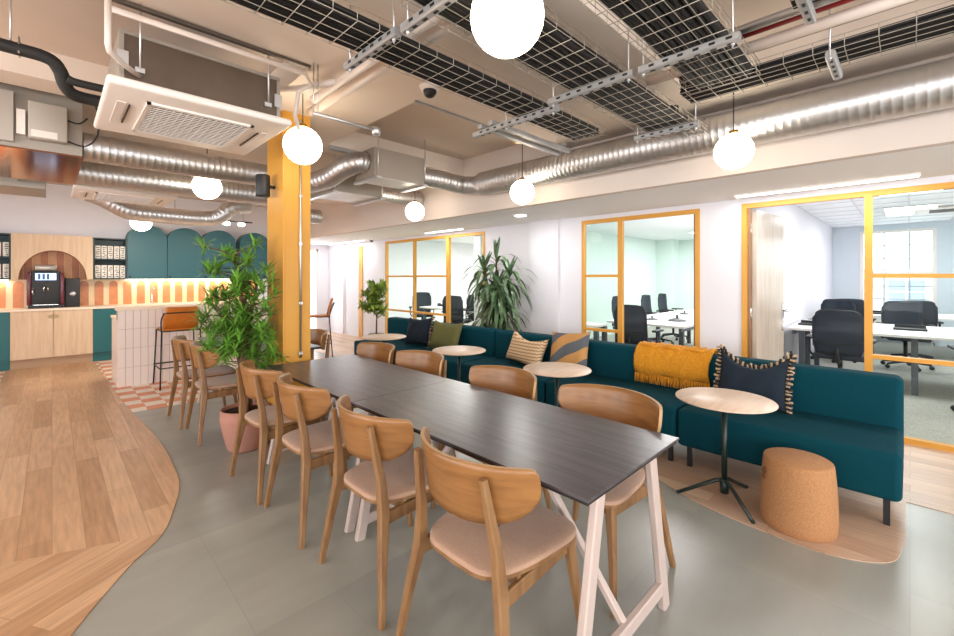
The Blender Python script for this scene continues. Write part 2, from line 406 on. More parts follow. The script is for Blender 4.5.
# ------------------------------------------------------------------ offices
o = MB().box((GX+T, 1.28, 0), (13, 1.48, 2.7), wallw).box((GX+T, 5.25, 0), (13, 5.4, 2.7), wallmint).box((GX+T, 9.95, 0), (13, 10.1, 2.7), wallw).box((GX+T, -4.1, 0), (13, -4, 2.7), wallw)
st(o, 'wall_office_partitions')
wb = mat('wall_pale_blue', '#d0d9e1', .8)
o = MB().box((13, -4, 0), (13.15, -2.2, 2.7), wb).box((13, -1.0, 0), (13.15, -.39, 2.7), wb).box((13, .8, 0), (13.15, 1.3, 2.7), wb).box((13, 5.25, 0), (13.15, 10, 2.7), mat('wall_pale_yellow', '#e9ecd9', .8))
for a, b in ((-2.2, -1.0), (-.39, .8)): o.box((13, a, 0), (13.15, b, .62), wb).box((13, a, 2.45), (13.15, b, 2.7), wb)
o.box((13, 1.4, 0), (13.15, 5.3, 2.7), wallmint).box((12.6, 4.75, 0), (13, 5.25, 2.7), wallmint)
st(o, 'wall_office_back')
oc = mat('office_ceiling_tile', '#f1f3f5', .8)
st(MB().box((GX+T, -4, 2.58), (13.15, 1.28, 2.7), oc).box((GX+T, 1.48, 2.50), (13.15, 5.25, 2.7), oc).box((GX+T, 5.4, 2.5), (13.15, 9.95, 2.7), oc), 'ceiling_office')
g = MB()
for i in range(12): g.box((GX+.4+i*.6, -4, 2.572), (GX+.424+i*.6, 1.28, 2.58), wallw)
for i in range(8): g.box((GX+T, -3.6+i*.6, 2.571), (13, -3.576+i*.6, 2.58), wallw)
st(g, 'ceiling_grid')
frm = mat('window_bar_grey', '#9fa6ac', .5)
for i, (a, b) in enumerate(((-2.2, -1.0), (-.39, .8))):
    f = MB()
    f.box((12.98, a, .62), (13.1, a+.06, 2.45), plasw).box((12.98, b-.06, .62), (13.1, b, 2.45), plasw).box((12.985, a+.06, .62), (13.1, b-.06, .67), plasw).box((12.985, a+.06, 2.4), (13.1, b-.06, 2.45), plasw).box((12.985, a+.06, 1.5), (13.08, b-.06, 1.56), plasw)
    for k in (1, 2): yy = a+(b-a)*k/3; f.box((13.015, yy-.012, .67), (13.06, yy+.012, 2.4), frm)
    for zz in (.95, 1.23, 1.83, 2.12): f.box((13.02, a+.06, zz-.01), (13.055, b-.06, zz+.01), frm)
    f.build('window_%d' % (i+4))['kind'] = 'structure'
f = MB().box((4.2, EY+.02, 0), (4.24, EY+.1, 2.15), plasw).box((4.84, EY+.02, 0), (4.88, EY+.1, 2.15), plasw).box((4.2, EY+.02, 2.1), (4.88, EY+.1, 2.15), plasw)
f.build('window_6')['kind'] = 'structure'
# building across the street
bd = thing('office_building', 'pale office building with gridded windows seen through the office window', 'building', (24, 0, 0))
b = MB().box((0, -9, -2), (3, 9, 1.75), mat('facade_stone', '#c9c4bb', .8)).box((0, -9, 4.2), (3, 9, 6), MATS['facade_stone'])
b.build('wall', bd)
for k in range(5):
    y = -3.6+k*1.6
    wd = MB().box((-.03, y, .4), (.05, y+1.0, 1.3), mat('facade_window', '#8d99a6', .2)).box((-.06, y+.47, .4), (-.03, y+.53, 1.3), plasw).box((-.06, y, .83), (-.03, y+1, .87), plasw)
    wd.build('window', bd)

# ------------------------------------------------------------------ dining chair
def backshell(hw=.292, Rc=.352, ztop=.828, hh=.215, xc=-.270, th=.014):
    mb = MB(); NU, NV = 28, 8; ph = math.asin(hw/Rc); grid = {}
    vs = []
    for s in (0, 1):
        for i in range(NU+1):
            u = math.sin(PI/2*(-1+2*i/NU)); a = abs(u)
            top = ztop-.012*a**3-(.03*(1-math.sqrt(max(0, 1-((a-.93)/.07)**2))) if a > .93 else 0)
            bot = min(top-.004, ztop-.075-(hh-.075)*math.sqrt(max(0, 1-a**2.6)))
            for j in range(NV+1):
                z = top+(bot-top)*j/NV
                r = Rc-(th if s else 0); p = u*ph
                x = xc+Rc-r*math.cos(p)+(ztop-z)*.18; y = r*math.sin(p)
                grid[s, i, j] = len(vs); vs.append((x, y, z))
    fs = []; es_ = []
    for i in range(NU):
        for j in range(NV):
            fs.append([grid[0, i, j], grid[0, i+1, j], grid[0, i+1, j+1], grid[0, i, j+1]])
            fs.append([grid[1, i, j+1], grid[1, i+1, j+1], grid[1, i+1, j], grid[1, i, j]])
        for j in (0, NV): es_.append([grid[0, i, j], grid[1, i, j], grid[1, i+1, j], grid[0, i+1, j]])
    for j in range(NV):
        for i in (0, NU): es_.append([grid[0, i, j], grid[0, i, j+1], grid[1, i, j+1], grid[1, i, j]])
    k = mb.mi(oakb); k2 = mb.mi(rimply); bv = [mb.bm.verts.new(v) for v in vs]
    for f in fs: q = mb.bm.faces.new([bv[i] for i in f]); q.material_index = k; q.smooth = True
    for f in es_: q = mb.bm.faces.new([bv[i] for i in f]); q.material_index = k2
    return mb
def seatpad(x0=-.225, x1=.262, wf=.25, wr=.205, z=.452, th=.020, m=None, m2=None):
    mb = MB(); n = 40; out = []
    cx = (x0+x1)/2; hx = (x1-x0)/2
    for i in range(n):
        a = 2*PI*i/n; c, s = math.cos(a), math.sin(a); e = .43
        X = math.copysign(abs(c)**e, c); Y = math.copysign(abs(s)**e, s)
        if c < 0: X = math.copysign(abs(c)**.8, c)
        w_ = wr+(wf-wr)*(X+1)/2
        out.append((X*hx, Y*w_))
    rings = [(1.0, z-.014, 1), (1.0, z, 1), (.995, z+.012, 0), (.96, z+th*.8, 0), (.86, z+th, 0), (.5, z+th*.82, 0), (0.02, z+th*.78, 0)]
    for a in range(len(rings)-1):
        (s0, z0, w0), (s1, z1, w1) = rings[a], rings[a+1]
        vs = [(cx+x*s0, y*s0, z0) for x, y in out]+[(cx+x*s1, y*s1, z1) for x, y in out]
        mb.faces(vs, [(i, (i+1) % n, n+(i+1) % n, n+i) for i in range(n)], (m2 if a == 0 else m), a > 0)
    mb.faces([(cx+x, y, z-.014) for x, y in out], [tuple(range(n-1, -1, -1))], m2)
    bmesh.ops.remove_doubles(mb.bm, verts=mb.bm.verts[:], dist=1e-5)
    return mb
def make_chair(label):
    t = thing('dining_chair', label, 'chair')
    seatpad(m=seatfab, m2=oakh).build('seat', t)
    backshell().build('backrest', t)
    for s in (1, -1):
        MB().bar([(-.254, .282*s, 0), (-.228, .245*s, .22), (-.200, .208*s, .42), (-.206, .194*s, .56), (-.243, .170*s, .79)],
                 [(.024, .026), (.031, .036), (.036, .05), (.032, .038), (.024, .024)], oakh, up=(0, 1, 0)).build('leg', t)
    for s in (1, -1):
        MB().bar([(.25, .236*s, 0), (.218, .212*s, .26), (.198, .194*s, .44)], [(.022, .024), (.031, .034), (.04, .046)], oakh, up=(0, 1, 0)).build('leg', t)
    f = MB()
    for s in (1, -1): f.bar([(-.20, .206*s, .392), (.2, .192*s, .405)], (.055, .02), oakh, up=(0, 0, 1))
    f.bar([(-.10, -.2, .415), (-.10, .2, .415)], (.045, .02), oakh, up=(0, 0, 1))
    f.bar([(.2, -.19, .415), (.2, .19, .415)], (.045, .02), oakh, up=(0, 0, 1))
    f.build('seat_frame', t)
    return t
ch = make_chair('oak dining chair, left side of the near table, nearest to the camera')
GL = 'oak dining chairs along the left side of the tables'; GR = 'oak dining chairs along the sofa side of the tables'
ch.location = (1.21, 1.12, 0); ch['group'] = GL
for x, y, rz, l in [(1.21, 1.79, 0, 'oak dining chair, left side of the near table, second from the camera'),
                    (1.195, 2.53, 0, 'oak dining chair, left side of the table row, third from the camera'),
                    (1.175, 3.16, 0, 'oak dining chair, left side of the table row, next to the pink pot'),
                    (1.145, 4.50, 0, 'oak dining chair at the far table, just behind the palm in the pink pot'),
                    (1.11, 5.10, 0, 'oak dining chair at the far table, closest to the white tiled island')]:
    dup(ch, (x, y, 0), math.radians(R.uniform(-2, 2)), l)
for x, y, l in [(1.93, 1.11, 'oak dining chair facing the near table, right side, in front of the cork stool'),
                (1.92, 1.84, 'oak dining chair, sofa side of the table row, second from its near end'),
                (1.915, 2.70, 'oak dining chair, sofa side of the table row, third from its near end'),
                (1.90, 3.33, 'oak dining chair, sofa side, fourth from the near end, before the column'),
                (1.95, 4.72, 'oak dining chair on the sofa side of the far table, showing beside the yellow column'),
                (1.98, 5.36, 'oak dining chair on the sofa side of the far table, behind the yellow column')]:
    dup(ch, (x, y, 0), PI+math.radians(R.uniform(-2, 2)), l, GR)

# ------------------------------------------------------------------ tables
def aframe(y, inward):
    m = MB()
    for s in (-1, 1): m.bar([(1.54+.35*s, y, 0), (1.54+.205*s, y, .712)], (.055, .032), whitepaint, up=(1, 0, 0))
    m.bar([(1.54-.325, y, .1), (1.54+.325, y, .1)], (.03, .055), whitepaint, up=(0, 1, 0))
    m.bar([(1.54, y, .1), (1.54, y+.5*inward, .70)], (.03, .03), whitepaint, up=(1, 0, 0))
    m.box((1.30, y-.03, .70), (1.78, y+.03, .716), whitepaint)
    return m
def longtable(y0, y1, label):
    t = thing('long_table', label, 'table', (1.54, (y0+y1)/2, 0), 0, 'long dark dining tables')
    off = Vector((-1.54, -(y0+y1)/2, 0))
    def fin(mb, n):
        for v in mb.bm.verts: v.co += off
        mb.build(n, t)
    fin(MB().box((1.175, y0, .731), (1.912, y1, .74), tabletop).box((1.185, y0+.008, .716), (1.902, y1-.008, .731), darkedge), 'tabletop')
    fin(aframe(y0+.055, 1), 'trestle'); fin(aframe(y1-.055, -1), 'trestle')
    a = MB(); [a.bar([(1.54+s*.25, y0+.1, .70), (1.54+s*.25, y1-.1, .70)], (.03, .03), whitepaint) for s in (-1, 1)]
    fin(a, 'rail')
longtable(.698, 2.163, 'near dark-topped table with white trestle legs, closest to the camera')
longtable(2.166, 3.503, 'dark-topped table joined end to end behind the near one')
longtable(4.12, 5.72, 'dark-topped far table behind the yellow column and the palm')

def roundtable(x, y, label, rz=0):
    t = thing('round_table', label, 'table', (x, y, 0), rz, 'round side tables along the sofa')
    p = [(.001, .634), (.268, .634), (.281, .638), (.286, .642), (.286, .646), (.282, .65), (.001, .65)]
    MB().lathe(p, roundtop, seg=64).build('tabletop', t)
    MB().tube([(0, 0, .05), (0, 0, .60)], .017, dkgreen, 16).lathe([(.001, .60), (.09, .61), (.09, .634), (.001, .634)], dkgreen).lathe([(.001, .04), (.026, .045), (.026, .13), (.001, .135)], dkgreen, seg=16).build('pole', t)
    for a in (119, 227, -13):
        a = math.radians(a); c, s = math.cos(a), math.sin(a)
        MB().tube([(c*.02, s*.02, .125), (c*.05, s*.05, .12), (c*.27, s*.27, .012)], [.013, .013, .011], dkgreen, 10).sphere((c*.272, s*.272, .012), .012, dkgreen, 10).build('leg', t)
roundtable(3.07, .84, 'round blond side table nearest the camera, beside the cork stool')
roundtable(3.06, 2.12, 'round blond side table in front of the striped and the zigzag cushions')
roundtable(3.10, 3.40, 'round blond side table third along the sofa from the cork stool')
roundtable(3.10, 4.86, 'round blond side table at the far end of the sofa')

# cork stool
t = thing('cork_stool', 'round cork drum stool standing on the wood strip in front of the teal sofa', 'stool', (3.05, .455, 0))
MB().lathe([(.001, 0), (.168, 0), (.178, .012), (.182, .06), (.181, .16), (.175, .28), (.166, .375), (.163, .384), (.157, .388), (.001, .388)], cork, seg=64).build('body', t)
hd = MB(); a = math.radians(125)
for dz in (-.018, .018): hd.sphere((.168*math.cos(a), .168*math.sin(a), .29+dz), .02, mat('cork_dark', '#6b4526', .9), 12)
hd.build('hand_hole', t)

# ------------------------------------------------------------------ sofa
sl = ['teal upholstered sofa module at the near end, right of the cork stool', 'teal sofa module carrying the mustard blanket, second from the near end',
      'teal sofa module behind the zigzag cushion, middle of the row', 'teal sofa module below the tall dracaena, fourth from the near end', 'teal sofa module at the far end under the navy cushion']
L = 1.215
def sofamod(label, y):
    t = thing('sofa_module', label, 'sofa', (3.33, y, 0), 0, 'teal sofa modules in one long row')
    MB().rbox((-.0, .004, .168), (.62, L-.004, .44), tealfab, .035, 4).build('seat', t)
    MB().rbox((.60, .004, .19), (.80, L-.004, .765), tealfab, .045, 5).build('backrest', t)
    for x, yy in ((.09, .07), (.72, .07), (.09, L-.07), (.72, L-.07)):
        MB().box((x-.015, yy-.015, 0), (x+.015, yy+.015, .18), black).build('leg', t)
    MB().box((.09, .06, .16), (.72, L-.06, .18), black).build('base_frame', t)
    return t
s0 = sofamod(sl[0], .025)
for i in range(1, 5): dup(s0, (3.33, .025+i*L, 0), 0, sl[i])

def cushion(name, label, c, w, h, m, rz=0, tilt=.3, th=.07, roll=0, stripes=None, sag=.0, mfn=None):
    t = thing(name, label, 'cushion', c, rz, 'scatter cushions on the teal sofa')
    mb = MB(); n = 20; vs = []; fs = []; M = Matrix.Rotation(tilt, 4, 'Y') @ Matrix.Rotation(roll, 4, 'X')
    def P(i, j, s):
        u = -1+2*i/n; v = -1+2*j/n
        k = max(0, (1-u**4)*(1-v**4))**.55
        pin = 1-.10*(1-abs(v)**2)*0 
        yy = u*w/2*(1-.07*(1-v*v)*abs(u)**3); zz = v*h/2*(1-.10*(1-u*u)*abs(v)**3)
        if v > 0: zz -= sag*(1-u*u)*v
        return M @ Vector((s*th*k+.004*math.sin(9*u+3*v)*k, yy, zz+h/2))
    k0 = mb.mi(m)
    for s in (-1, 1):
        g = [[mb.bm.verts.new(P(i, j, s)) for j in range(n+1)] for i in range(n+1)]
        for i in range(n):
            for j in range(n):
                f = mb.bm.faces.new((g[i][j], g[i+1][j], g[i+1][j+1], g[i][j+1])); f.smooth = True
                f.material_index = k0
    bmesh.ops.remove_doubles(mb.bm, verts=mb.bm.verts[:], dist=1e-4)
    mb.build('cover', t)
    return t, P, n
def wavemat(name, c1, c2, scale, rot, dist=4, thr=.5):
    m = bpy.data.materials.new(name); m.use_nodes = True
    nt = m.node_tree; N = nt.nodes; K = nt.links; b = N['Principled BSDF']; b.inputs['Roughness'].default_value = .9
    tc = N.new('ShaderNodeTexCoord'); mp = N.new('ShaderNodeMapping'); mp.inputs['Rotation'].default_value = rot; K.new(tc.outputs['Object'], mp.inputs[0])
    wv = N.new('ShaderNodeTexWave'); wv.bands_direction = 'Z'; wv.inputs['Scale'].default_value = scale; wv.inputs['Distortion'].default_value = dist; wv.inputs['Detail'].default_value = 1; wv.inputs['Detail Scale'].default_value = 1.2
    K.new(mp.outputs[0], wv.inputs[0]); r = N.new('ShaderNodeValToRGB'); r.color_ramp.interpolation = 'LINEAR'
    r.color_ramp.elements[0].position = thr-.04; r.color_ramp.elements[1].position = thr+.04; r.color_ramp.elements[0].color = srgb(c1); r.color_ramp.elements[1].color = srgb(c2)
    K.new(wv.outputs[0], r.inputs[0]); K.new(r.outputs[0], b.inputs['Base Color']); return m
def zigmat():
    m = bpy.data.materials.new('zigzag_weave'); m.use_nodes = True
    nt = m.node_tree; N = nt.nodes; K = nt.links; b = N['Principled BSDF']; b.inputs['Roughness'].default_value = .9
    tc = N.new('ShaderNodeTexCoord'); s = N.new('ShaderNodeSeparateXYZ'); K.new(tc.outputs['Object'], s.inputs[0])
    pp = N.new('ShaderNodeMath'); pp.operation = 'PINGPONG'; pp.inputs[1].default_value = .022; K.new(s.outputs[1], pp.inputs[0])
    ad = N.new('ShaderNodeMath'); ad.operation = 'MULTIPLY_ADD'; ad.inputs[1].default_value = .55; K.new(pp.outputs[0], ad.inputs[0]); K.new(s.outputs[2], ad.inputs[2])
    p2 = N.new('ShaderNodeMath'); p2.operation = 'PINGPONG'; p2.inputs[1].default_value = .0165; K.new(ad.outputs[0], p2.inputs[0])
    g = N.new('ShaderNodeMath'); g.operation = 'GREATER_THAN'; g.inputs[1].default_value = .0115; K.new(p2.outputs[0], g.inputs[0])
    mx = N.new('ShaderNodeMixRGB'); mx.inputs[1].default_value = srgb('#dcc09c'); mx.inputs[2].default_value = srgb('#8a6340'); K.new(g.outputs[0], mx.inputs[0]); K.new(mx.outputs[0], b.inputs['Base Color'])
    return m
def fringe(t, P, n, sides, m, ln=.035, name='fringe'):
    mb = MB()
    for sd in sides:
        for k in range(30):
            u = k/29*n
            i, j = (u, 0) if sd == 'b' else (u, n) if sd == 't' else (0, u) if sd == 'l' else (n, u)
            p = P(i, j, 0); cc = P(n/2, n/2, 0); d = {'b': Vector((0, 0, -1)), 't': Vector((0, 0, 1)), 'l': Vector((0, -1, 0)), 'r': Vector((0, 1, 0))}[sd]
            q = p+d*ln+Vector((R.uniform(-.015, .015), R.uniform(-.01, .01), R.uniform(-.01, .01)))
            mb.tube([p, (p+q)/2+Vector((R.uniform(-.006, .006),)*3), q], [.011, .010, .008], m if k % 2 else ink, 5)
    mb.build(name, t)
t, P, n = cushion('throw_cushion', 'navy cushion with black and cream fringe, right of the mustard blanket', (3.76, .86, .452), .46, .42, navyf, .12, .34, .08, roll=.05, sag=.12)
fringe(t, P, n, 'tlr', fringeb)
st_m = wavemat('gold_grey_stripe', '#5b6066', '#c08f55', 1.7, (math.radians(38), 0, 0), 3.5)
t, P, n = cushion('throw_cushion', 'square cushion with wavy diagonal grey and tan stripes', (3.74, 2.47, .452), .45, .43, st_m, .05, .34, .07, roll=-.08)
fringe(t, P, n, '', fringeb) if 0 else None
cushion('throw_cushion', 'cream cushion with brown zigzag lines, beside the striped cushion', (3.73, 3.06, .455), .56, .36, zigmat(), -.12, .36, .075, roll=.10, sag=.07)
t, P, n = cushion('throw_cushion', 'olive green cushion with fringed lower edge', (3.72, 4.42, .47), .56, .38, olive, .05, .34, .06, sag=.02)
fringe(t, P, n, 'b', olive, .05)
t, P, n = cushion('throw_cushion', 'navy cushion with striped fringe, next to the olive cushion', (3.72, 5.0, .452), .46, .42, navyf, .15, .34, .07, roll=-.08, sag=.03)
fringe(t, P, n, 'l', fringeb)

# blanket over the sofa back
t = thing('throw_blanket', 'mustard knitted blanket with fringe draped over the sofa back', 'blanket', (3.93, 1.5, 0))
mb = MB(); NB = 40; prof = [(-.022, .535), (-.022, .61), (-.02, .70), (-.006, .755), (.03, .782), (.10, .787), (.17, .782), (.222, .75), (.224, .68), (.224, .60)]
vs = []; fs = []
for i in range(NB+1):
    y = -.325+.65*i/NB
    for j, (x, z) in enumerate(prof):
        wv = .010*math.sin(i*.55+j*.8)+.006*math.sin(i*1.9+j*1.7); k = 1 if j < 3 else .5
        if 3 <= j <= 6: wv = abs(wv); 
        vs.append((x-abs(wv)*k if j < 4 else x+(.002 if j > 6 else 0), y+.012*math.sin(j*1.3), z+(abs(wv)*1.6 if 3 <= j <= 7 else 0)+(.012*math.sin(i*.35) if j == 0 else 0)))
NP = len(prof)
for i in range(NB):
    for j in range(NP-1): fs.append((i*NP+j, (i+1)*NP+j, (i+1)*NP+j+1, i*NP+j+1))
mb.faces(vs, fs, mustard, True)
bo = mb.build('cloth', t); sm = bo.modifiers.new('thick', 'SOLIDIFY'); sm.thickness = .008; sm.offset = 1
fm = MB()
for k in range(72):
    y = -.32+.64*k/71; fm.tube([(-.03, y, .54), (-.034+R.uniform(-.004, .004), y+R.uniform(-.004, .004), .50), (-.033, y+R.uniform(-.006, .006), .452)], [.0045, .004, .003], mustard, 4)
fm.build('fringe', t)
# folded ridge of the blanket on top
rm = MB(); pts = smoothpts([(.02, -.27, .79), (.0, -.18, .80), (.03, -.08, .783), (.0, .02, .80), (.02, .12, .785), (.0, .22, .80), (.03, .30, .79)], 6)
rm.tube(pts, .012, mustard, 8); rm.build('fold', t)

# ------------------------------------------------------------------ plants
def pot(t, r0, r1, h, m, ribs=0):
    pr = [(.001, 0), (r0*.9, 0), (r0, .02), (r0+(r1-r0)*.55, h*.4), (r1, h*.75), (r1*.985, h), (r1*.93, h), (r1*.9, h-.03), (.001, h-.03)]
    mb = MB(); mb.lathe(pr[:-1], m, seg=64)
    if ribs:
        for v in mb.bm.verts:
            if v.co.z > .01 and math.hypot(v.co.x, v.co.y) > r0*.95:
                a = math.atan2(v.co.y, v.co.x); k = 1+.018*math.cos(a*32); v.co.x *= k; v.co.y *= k
    p = mb.build('pot', t)
    MB().lathe([(.001, h-.035), (r1*.91, h-.035), (r1*.91, h-.03), (.001, h-.025)], soil, seg=32).build('soil', p)
def blade(mb, p, d, ln, w_, m, droop=.3, seg=4):
    d = Vector(d).normalized(); side = d.cross(Vector((0, 0, 1)))
    side = side.normalized() if side.length > .05 else Vector((1, 0, 0)); vs = []
    p = Vector(p); k = mb.mi(m); q = p.copy(); dd = d.copy(); bv = []
    for i in range(seg+1):
        f = i/seg; ww = w_*(math.sin(PI*min(1, f*.85+.12)))
        bv.append((mb.bm.verts.new(q-side*ww/2), mb.bm.verts.new(q+side*ww/2)))
        dd = (dd+Vector((0, 0, -droop/seg))).normalized(); q = q+dd*ln/seg
    for i in range(seg):
        f_ = mb.bm.faces.new((bv[i][0], bv[i][1], bv[i+1][1], bv[i+1][0])); f_.material_index = k; f_.smooth = True
# palm (podocarpus style) in the pink pot
t = thing('potted_palm', 'bushy green potted palm in a ribbed pink pot between the tables and the column', 'plant', (1.152, 3.92, 0))
pot(t, .135, .185, .34, terra, 1)
tr = MB(); tips = []; rp = random.Random(3)
for k in range(7):
    a = k*2*PI/7+.3; x0, y0 = .035*math.cos(a), .035*math.sin(a); top = .85+.13*k if k < 6 else 1.6
    ox, oy = .13*math.cos(a*1.7), .13*math.sin(a*1.7)
    p_ = smoothpts([(x0, y0, .3), (x0*1.3, y0*1.2, .6), (x0+ox*.5, y0+oy*.5, top*.7+.1), (x0+ox, y0+oy, top)], 5)
    tr.tube(p_, [.017-.008*i/(len(p_)-1) for i in range(len(p_))], bark, 8)
    for q in p_[8:]:
        for b_ in range(2):
            a2 = rp.uniform(0, 2*PI); r2 = rp.uniform(.1, .24); e = q+Vector((r2*math.cos(a2), r2*math.sin(a2), rp.uniform(-.02, .14)))
            if e.x > .05 and e.y > -.38: e = Vector((.05, e.y, e.z)) if rp.random() < .55 else Vector((e.x*.7, -.36, e.z))
            tr.tube([q, (q+e)/2+Vector((0, 0, .01)), e], [.006, .005, .003], bark, 5); tips.append(e)
tr.build('trunk', t)
lf = MB()
for e in tips:
    if math.hypot(e.x, e.y) > .34: e = Vector((e.x*.8, e.y*.8, e.z))
    for k in range(32):
        a = rp.uniform(0, 2*PI); el = rp.uniform(-.25, 1.2)
        if e.x+.15*math.cos(a)*math.cos(el) > .17 and -.40 < e.y+.15*math.sin(a)*math.cos(el) < .12: continue
        blade(lf, e+Vector((0, 0, rp.uniform(-.03, .03))), (math.cos(a)*math.cos(el), math.sin(a)*math.cos(el), math.sin(el)), rp.uniform(.09, .155), .0155, leafg, .5, 3)
lf.build('foliage', t)
# dracaena
t = thing('potted_dracaena', 'tall dracaena with drooping dark leaves standing behind the sofa', 'plant', (4.62, 4.26, 0))
pot(t, .15, .19, .34, mat('grey_pot', '#8d8a86', .6))
tr = MB(); lf = MB(); rp = random.Random(11)
for k, (ox, oy, top) in enumerate([(0, 0, 1.74), (-.13, .12, 1.55), (.15, -.12, 1.48), (-.12, -.14, 1.28), (.12, .15, 1.12), (.02, .2, .92), (-.02, -.2, .95)]):
    tr.tube([(ox*.2, oy*.2, .3), (ox*.7, oy*.7, top*.55), (ox, oy, top)], [.02, .017, .013], bark, 8)
    for i in range(44 if k == 0 else 34):
        f = i/30; z = top-.45*min(1, f)*(1 if k == 0 else .5); a = i*2.4; el = 1.25-1.1*min(1, f)
        if k == 0 and i < 5: el = 1.4
        blade(lf, (ox, oy, z), (math.cos(a)*math.cos(el), math.sin(a)*math.cos(el), math.sin(el)), rp.uniform(.40, .58) if i > 4 else .3, .058, leafd, 2.5 if i > 4 else .5, 9)
tr.build('trunk', t); lf.build('foliage', t)
# small ficus
t = thing('potted_ficus', 'small yellow-green potted tree beyond the far end of the sofa', 'plant', (4.6, 7.5, 0))
pot(t, .13, .16, .3, MATS['grey_pot'])
tr = MB().tube([(0, 0, .26), (.02, .02, .6), (0, -.02, .95)], [.018, .014, .01], bark, 8)
lf = MB(); rp = random.Random(5)
for k in range(30):
    a = rp.uniform(0, 2*PI); r2 = rp.uniform(.05, .27); z = rp.uniform(.72, 1.26); e = Vector((r2*math.cos(a), r2*math.sin(a), z))
    tr.tube([(0, 0, min(.95, z-.15)), e], [.007, .004], bark, 5)
    for j in range(26):
        a = rp.uniform(0, 2*PI); el = rp.uniform(-.4, 1.3)
        blade(lf, e+Vector((rp.uniform(-.04, .04), rp.uniform(-.04, .04), rp.uniform(-.05, .05))), (math.cos(a)*math.cos(el), math.sin(a)*math.cos(el), math.sin(el)), rp.uniform(.11, .17), .065, leafy, .6, 3)
tr.build('trunk', t); lf.build('foliage', t)

# ------------------------------------------------------------------ bar stools
def barstool(label, loc, rz):
    t = thing('bar_stool', label, 'stool', loc, rz, 'orange leather bar stools')
    # local: faces +x
    MB().rbox((-.20, -.20, .735), (.20, .20, .76), orangel, .012, 3).build('seat', t)
    b = MB(); vs = []; fs = []; nn = 10
    for s in (0, 1):
        for i in range(nn+1):
            u = -1+2*i/nn
            for z, x, hw in ((.755, -.19, .205), (.90, -.225, .215), (1.03, -.265, .19), (1.045, -.27, .18)):
                vs.append((x+.03*u*u+s*.014, hw*.92*u, z))
    K4 = 4
    for s in (0, 1):
        o_ = s*(nn+1)*K4
        for i in range(nn):
            for j in range(K4-1): fs.append((o_+i*K4+j, o_+(i+1)*K4+j, o_+(i+1)*K4+j+1, o_+i*K4+j+1))
    q = (nn+1)*K4
    for i in range(nn):
        for j in (0, K4-1): fs.append((i*K4+j, (i+1)*K4+j, q+(i+1)*K4+j, q+i*K4+j))
    for i in (0, nn):
        for j in range(K4-1): fs.append((i*K4+j, i*K4+j+1, q+i*K4+j+1, q+i*K4+j))
    b.faces(vs, fs, orangel, True).build('backrest', t)
    f = MB().tube(smoothpts([(-.19, -.215, .74), (-.235, -.222, .88), (-.268, -.20, .955), (-.275, -.17, .97), (-.275, .17, .97), (-.268, .20, .955), (-.235, .222, .88), (-.19, .215, .74)], 4), .008, black, 8)
    f.tube([(-.2, -.21, .733), (.2, -.21, .733), (.2, .21, .733), (-.2, .21, .733), (-.2, -.21, .733)], .008, black, 6)
    f.build('seat_frame', t)
    fr = MB().tube([(-.235, -.235, .27), (.235, -.235, .27), (.235, .235, .27), (-.235, .235, .27), (-.235, -.235, .27)], .008, black, 6)
    fr.build('footrest', t)
    for x in (-1, 1):
        for y in (-1, 1): MB().tube([(x*.25, y*.235, 0), (x*.19, y*.21, .735)], .009, black, 8).build('leg', t)
    return t
bs = barstool('orange leather bar stool with black frame at the white tiled island', (1.20, 6.88, 0), PI/2)
dup(bs, (3.36, 7.42, 0), math.radians(155), 'orange leather bar stool seen side-on to the right of the yellow column')

# ------------------------------------------------------------------ kitchen
# island
t = thing('kitchen_island', 'white tiled breakfast island with a pale top and lower worktop behind', 'island', (.6, 7.18, 0))
b = MB().box((.004, .004, 0), (2.35, .2, .995), grout); 
tw, thh, gp = .0785, .25, .004
for i in range(30):
    for j in range(4):
        z0 = .0+j*thh; z1 = min(.995, z0+thh)
        b.box((i*tw+gp/2, -.004, z0+gp/2), (min(2.35, (i+1)*tw)-gp/2, .006, z1-gp/2), tilew)
b.build('bar_front', t)
b = MB().box((.006, .2, 0), (2.34, .78, .86), mat('island_side_white', '#dcd0c6', .4)); b.box((.001, .0, 0), (.006, .78, .86), tilew)
b.build('cabinet', t)
MB().box((-.012, -.02, .995), (2.37, .23, 1.034), worktop).build('bar_top', t)
MB().box((-.01, .23, .86), (2.35, .80, .89), worktop).build('worktop', t)

# base cabinets
KB = 9.64
def basecab(x0, x1, m, label, doors, mp_, hand=True):
    t = thing('base_cabinet', label, 'cabinet', ((x0+x1)/2, KB, 0), 0, 'kitchen base cabinets'); w2 = (x1-x0)/2
    MB().box((-w2, .02, .15), (w2, .55, .895), m).build('carcass', t)
    MB().box((-w2, .05, 0), (w2, .1, .15), mp_).build('plinth', t)
    for k in range(doors):
        a = -w2+k*2*w2/doors; c_ = a+2*w2/doors
        d = MB().box((a+.003, 0, .155), (c_-.003, .019, .892), m).build('door', t)
        if hand and doors == 2:
            hx = c_-.03 if k == 0 else a+.03
            h_ = MB(); h_.prism([(hx+.022*(1 if k == 0 else -1)+.06*math.cos(q)*(-1 if k == 0 else 1), .032*math.sin(q)) for q in [PI*i/12-PI/2 for i in range(13)]], 0, .012, mat('olive_pull', '#a8946c', .5), Matrix.Translation((0, 0, .80)) @ Matrix.Rotation(PI/2, 4, 'X'))
            h_.build('handle', d)
basecab(-2.2, -1.33, teal, 'teal base cabinet at the far left of the kitchen run', 2, teal, False)
basecab(-1.33, -.455, teal, 'teal base cabinet left of the pale wood one', 2, teal, False)
basecab(-.455, .488, palewood, 'pale wood two-door base cabinet under the coffee machine', 2, mat('plinth_brown', '#a98a6c', .5))
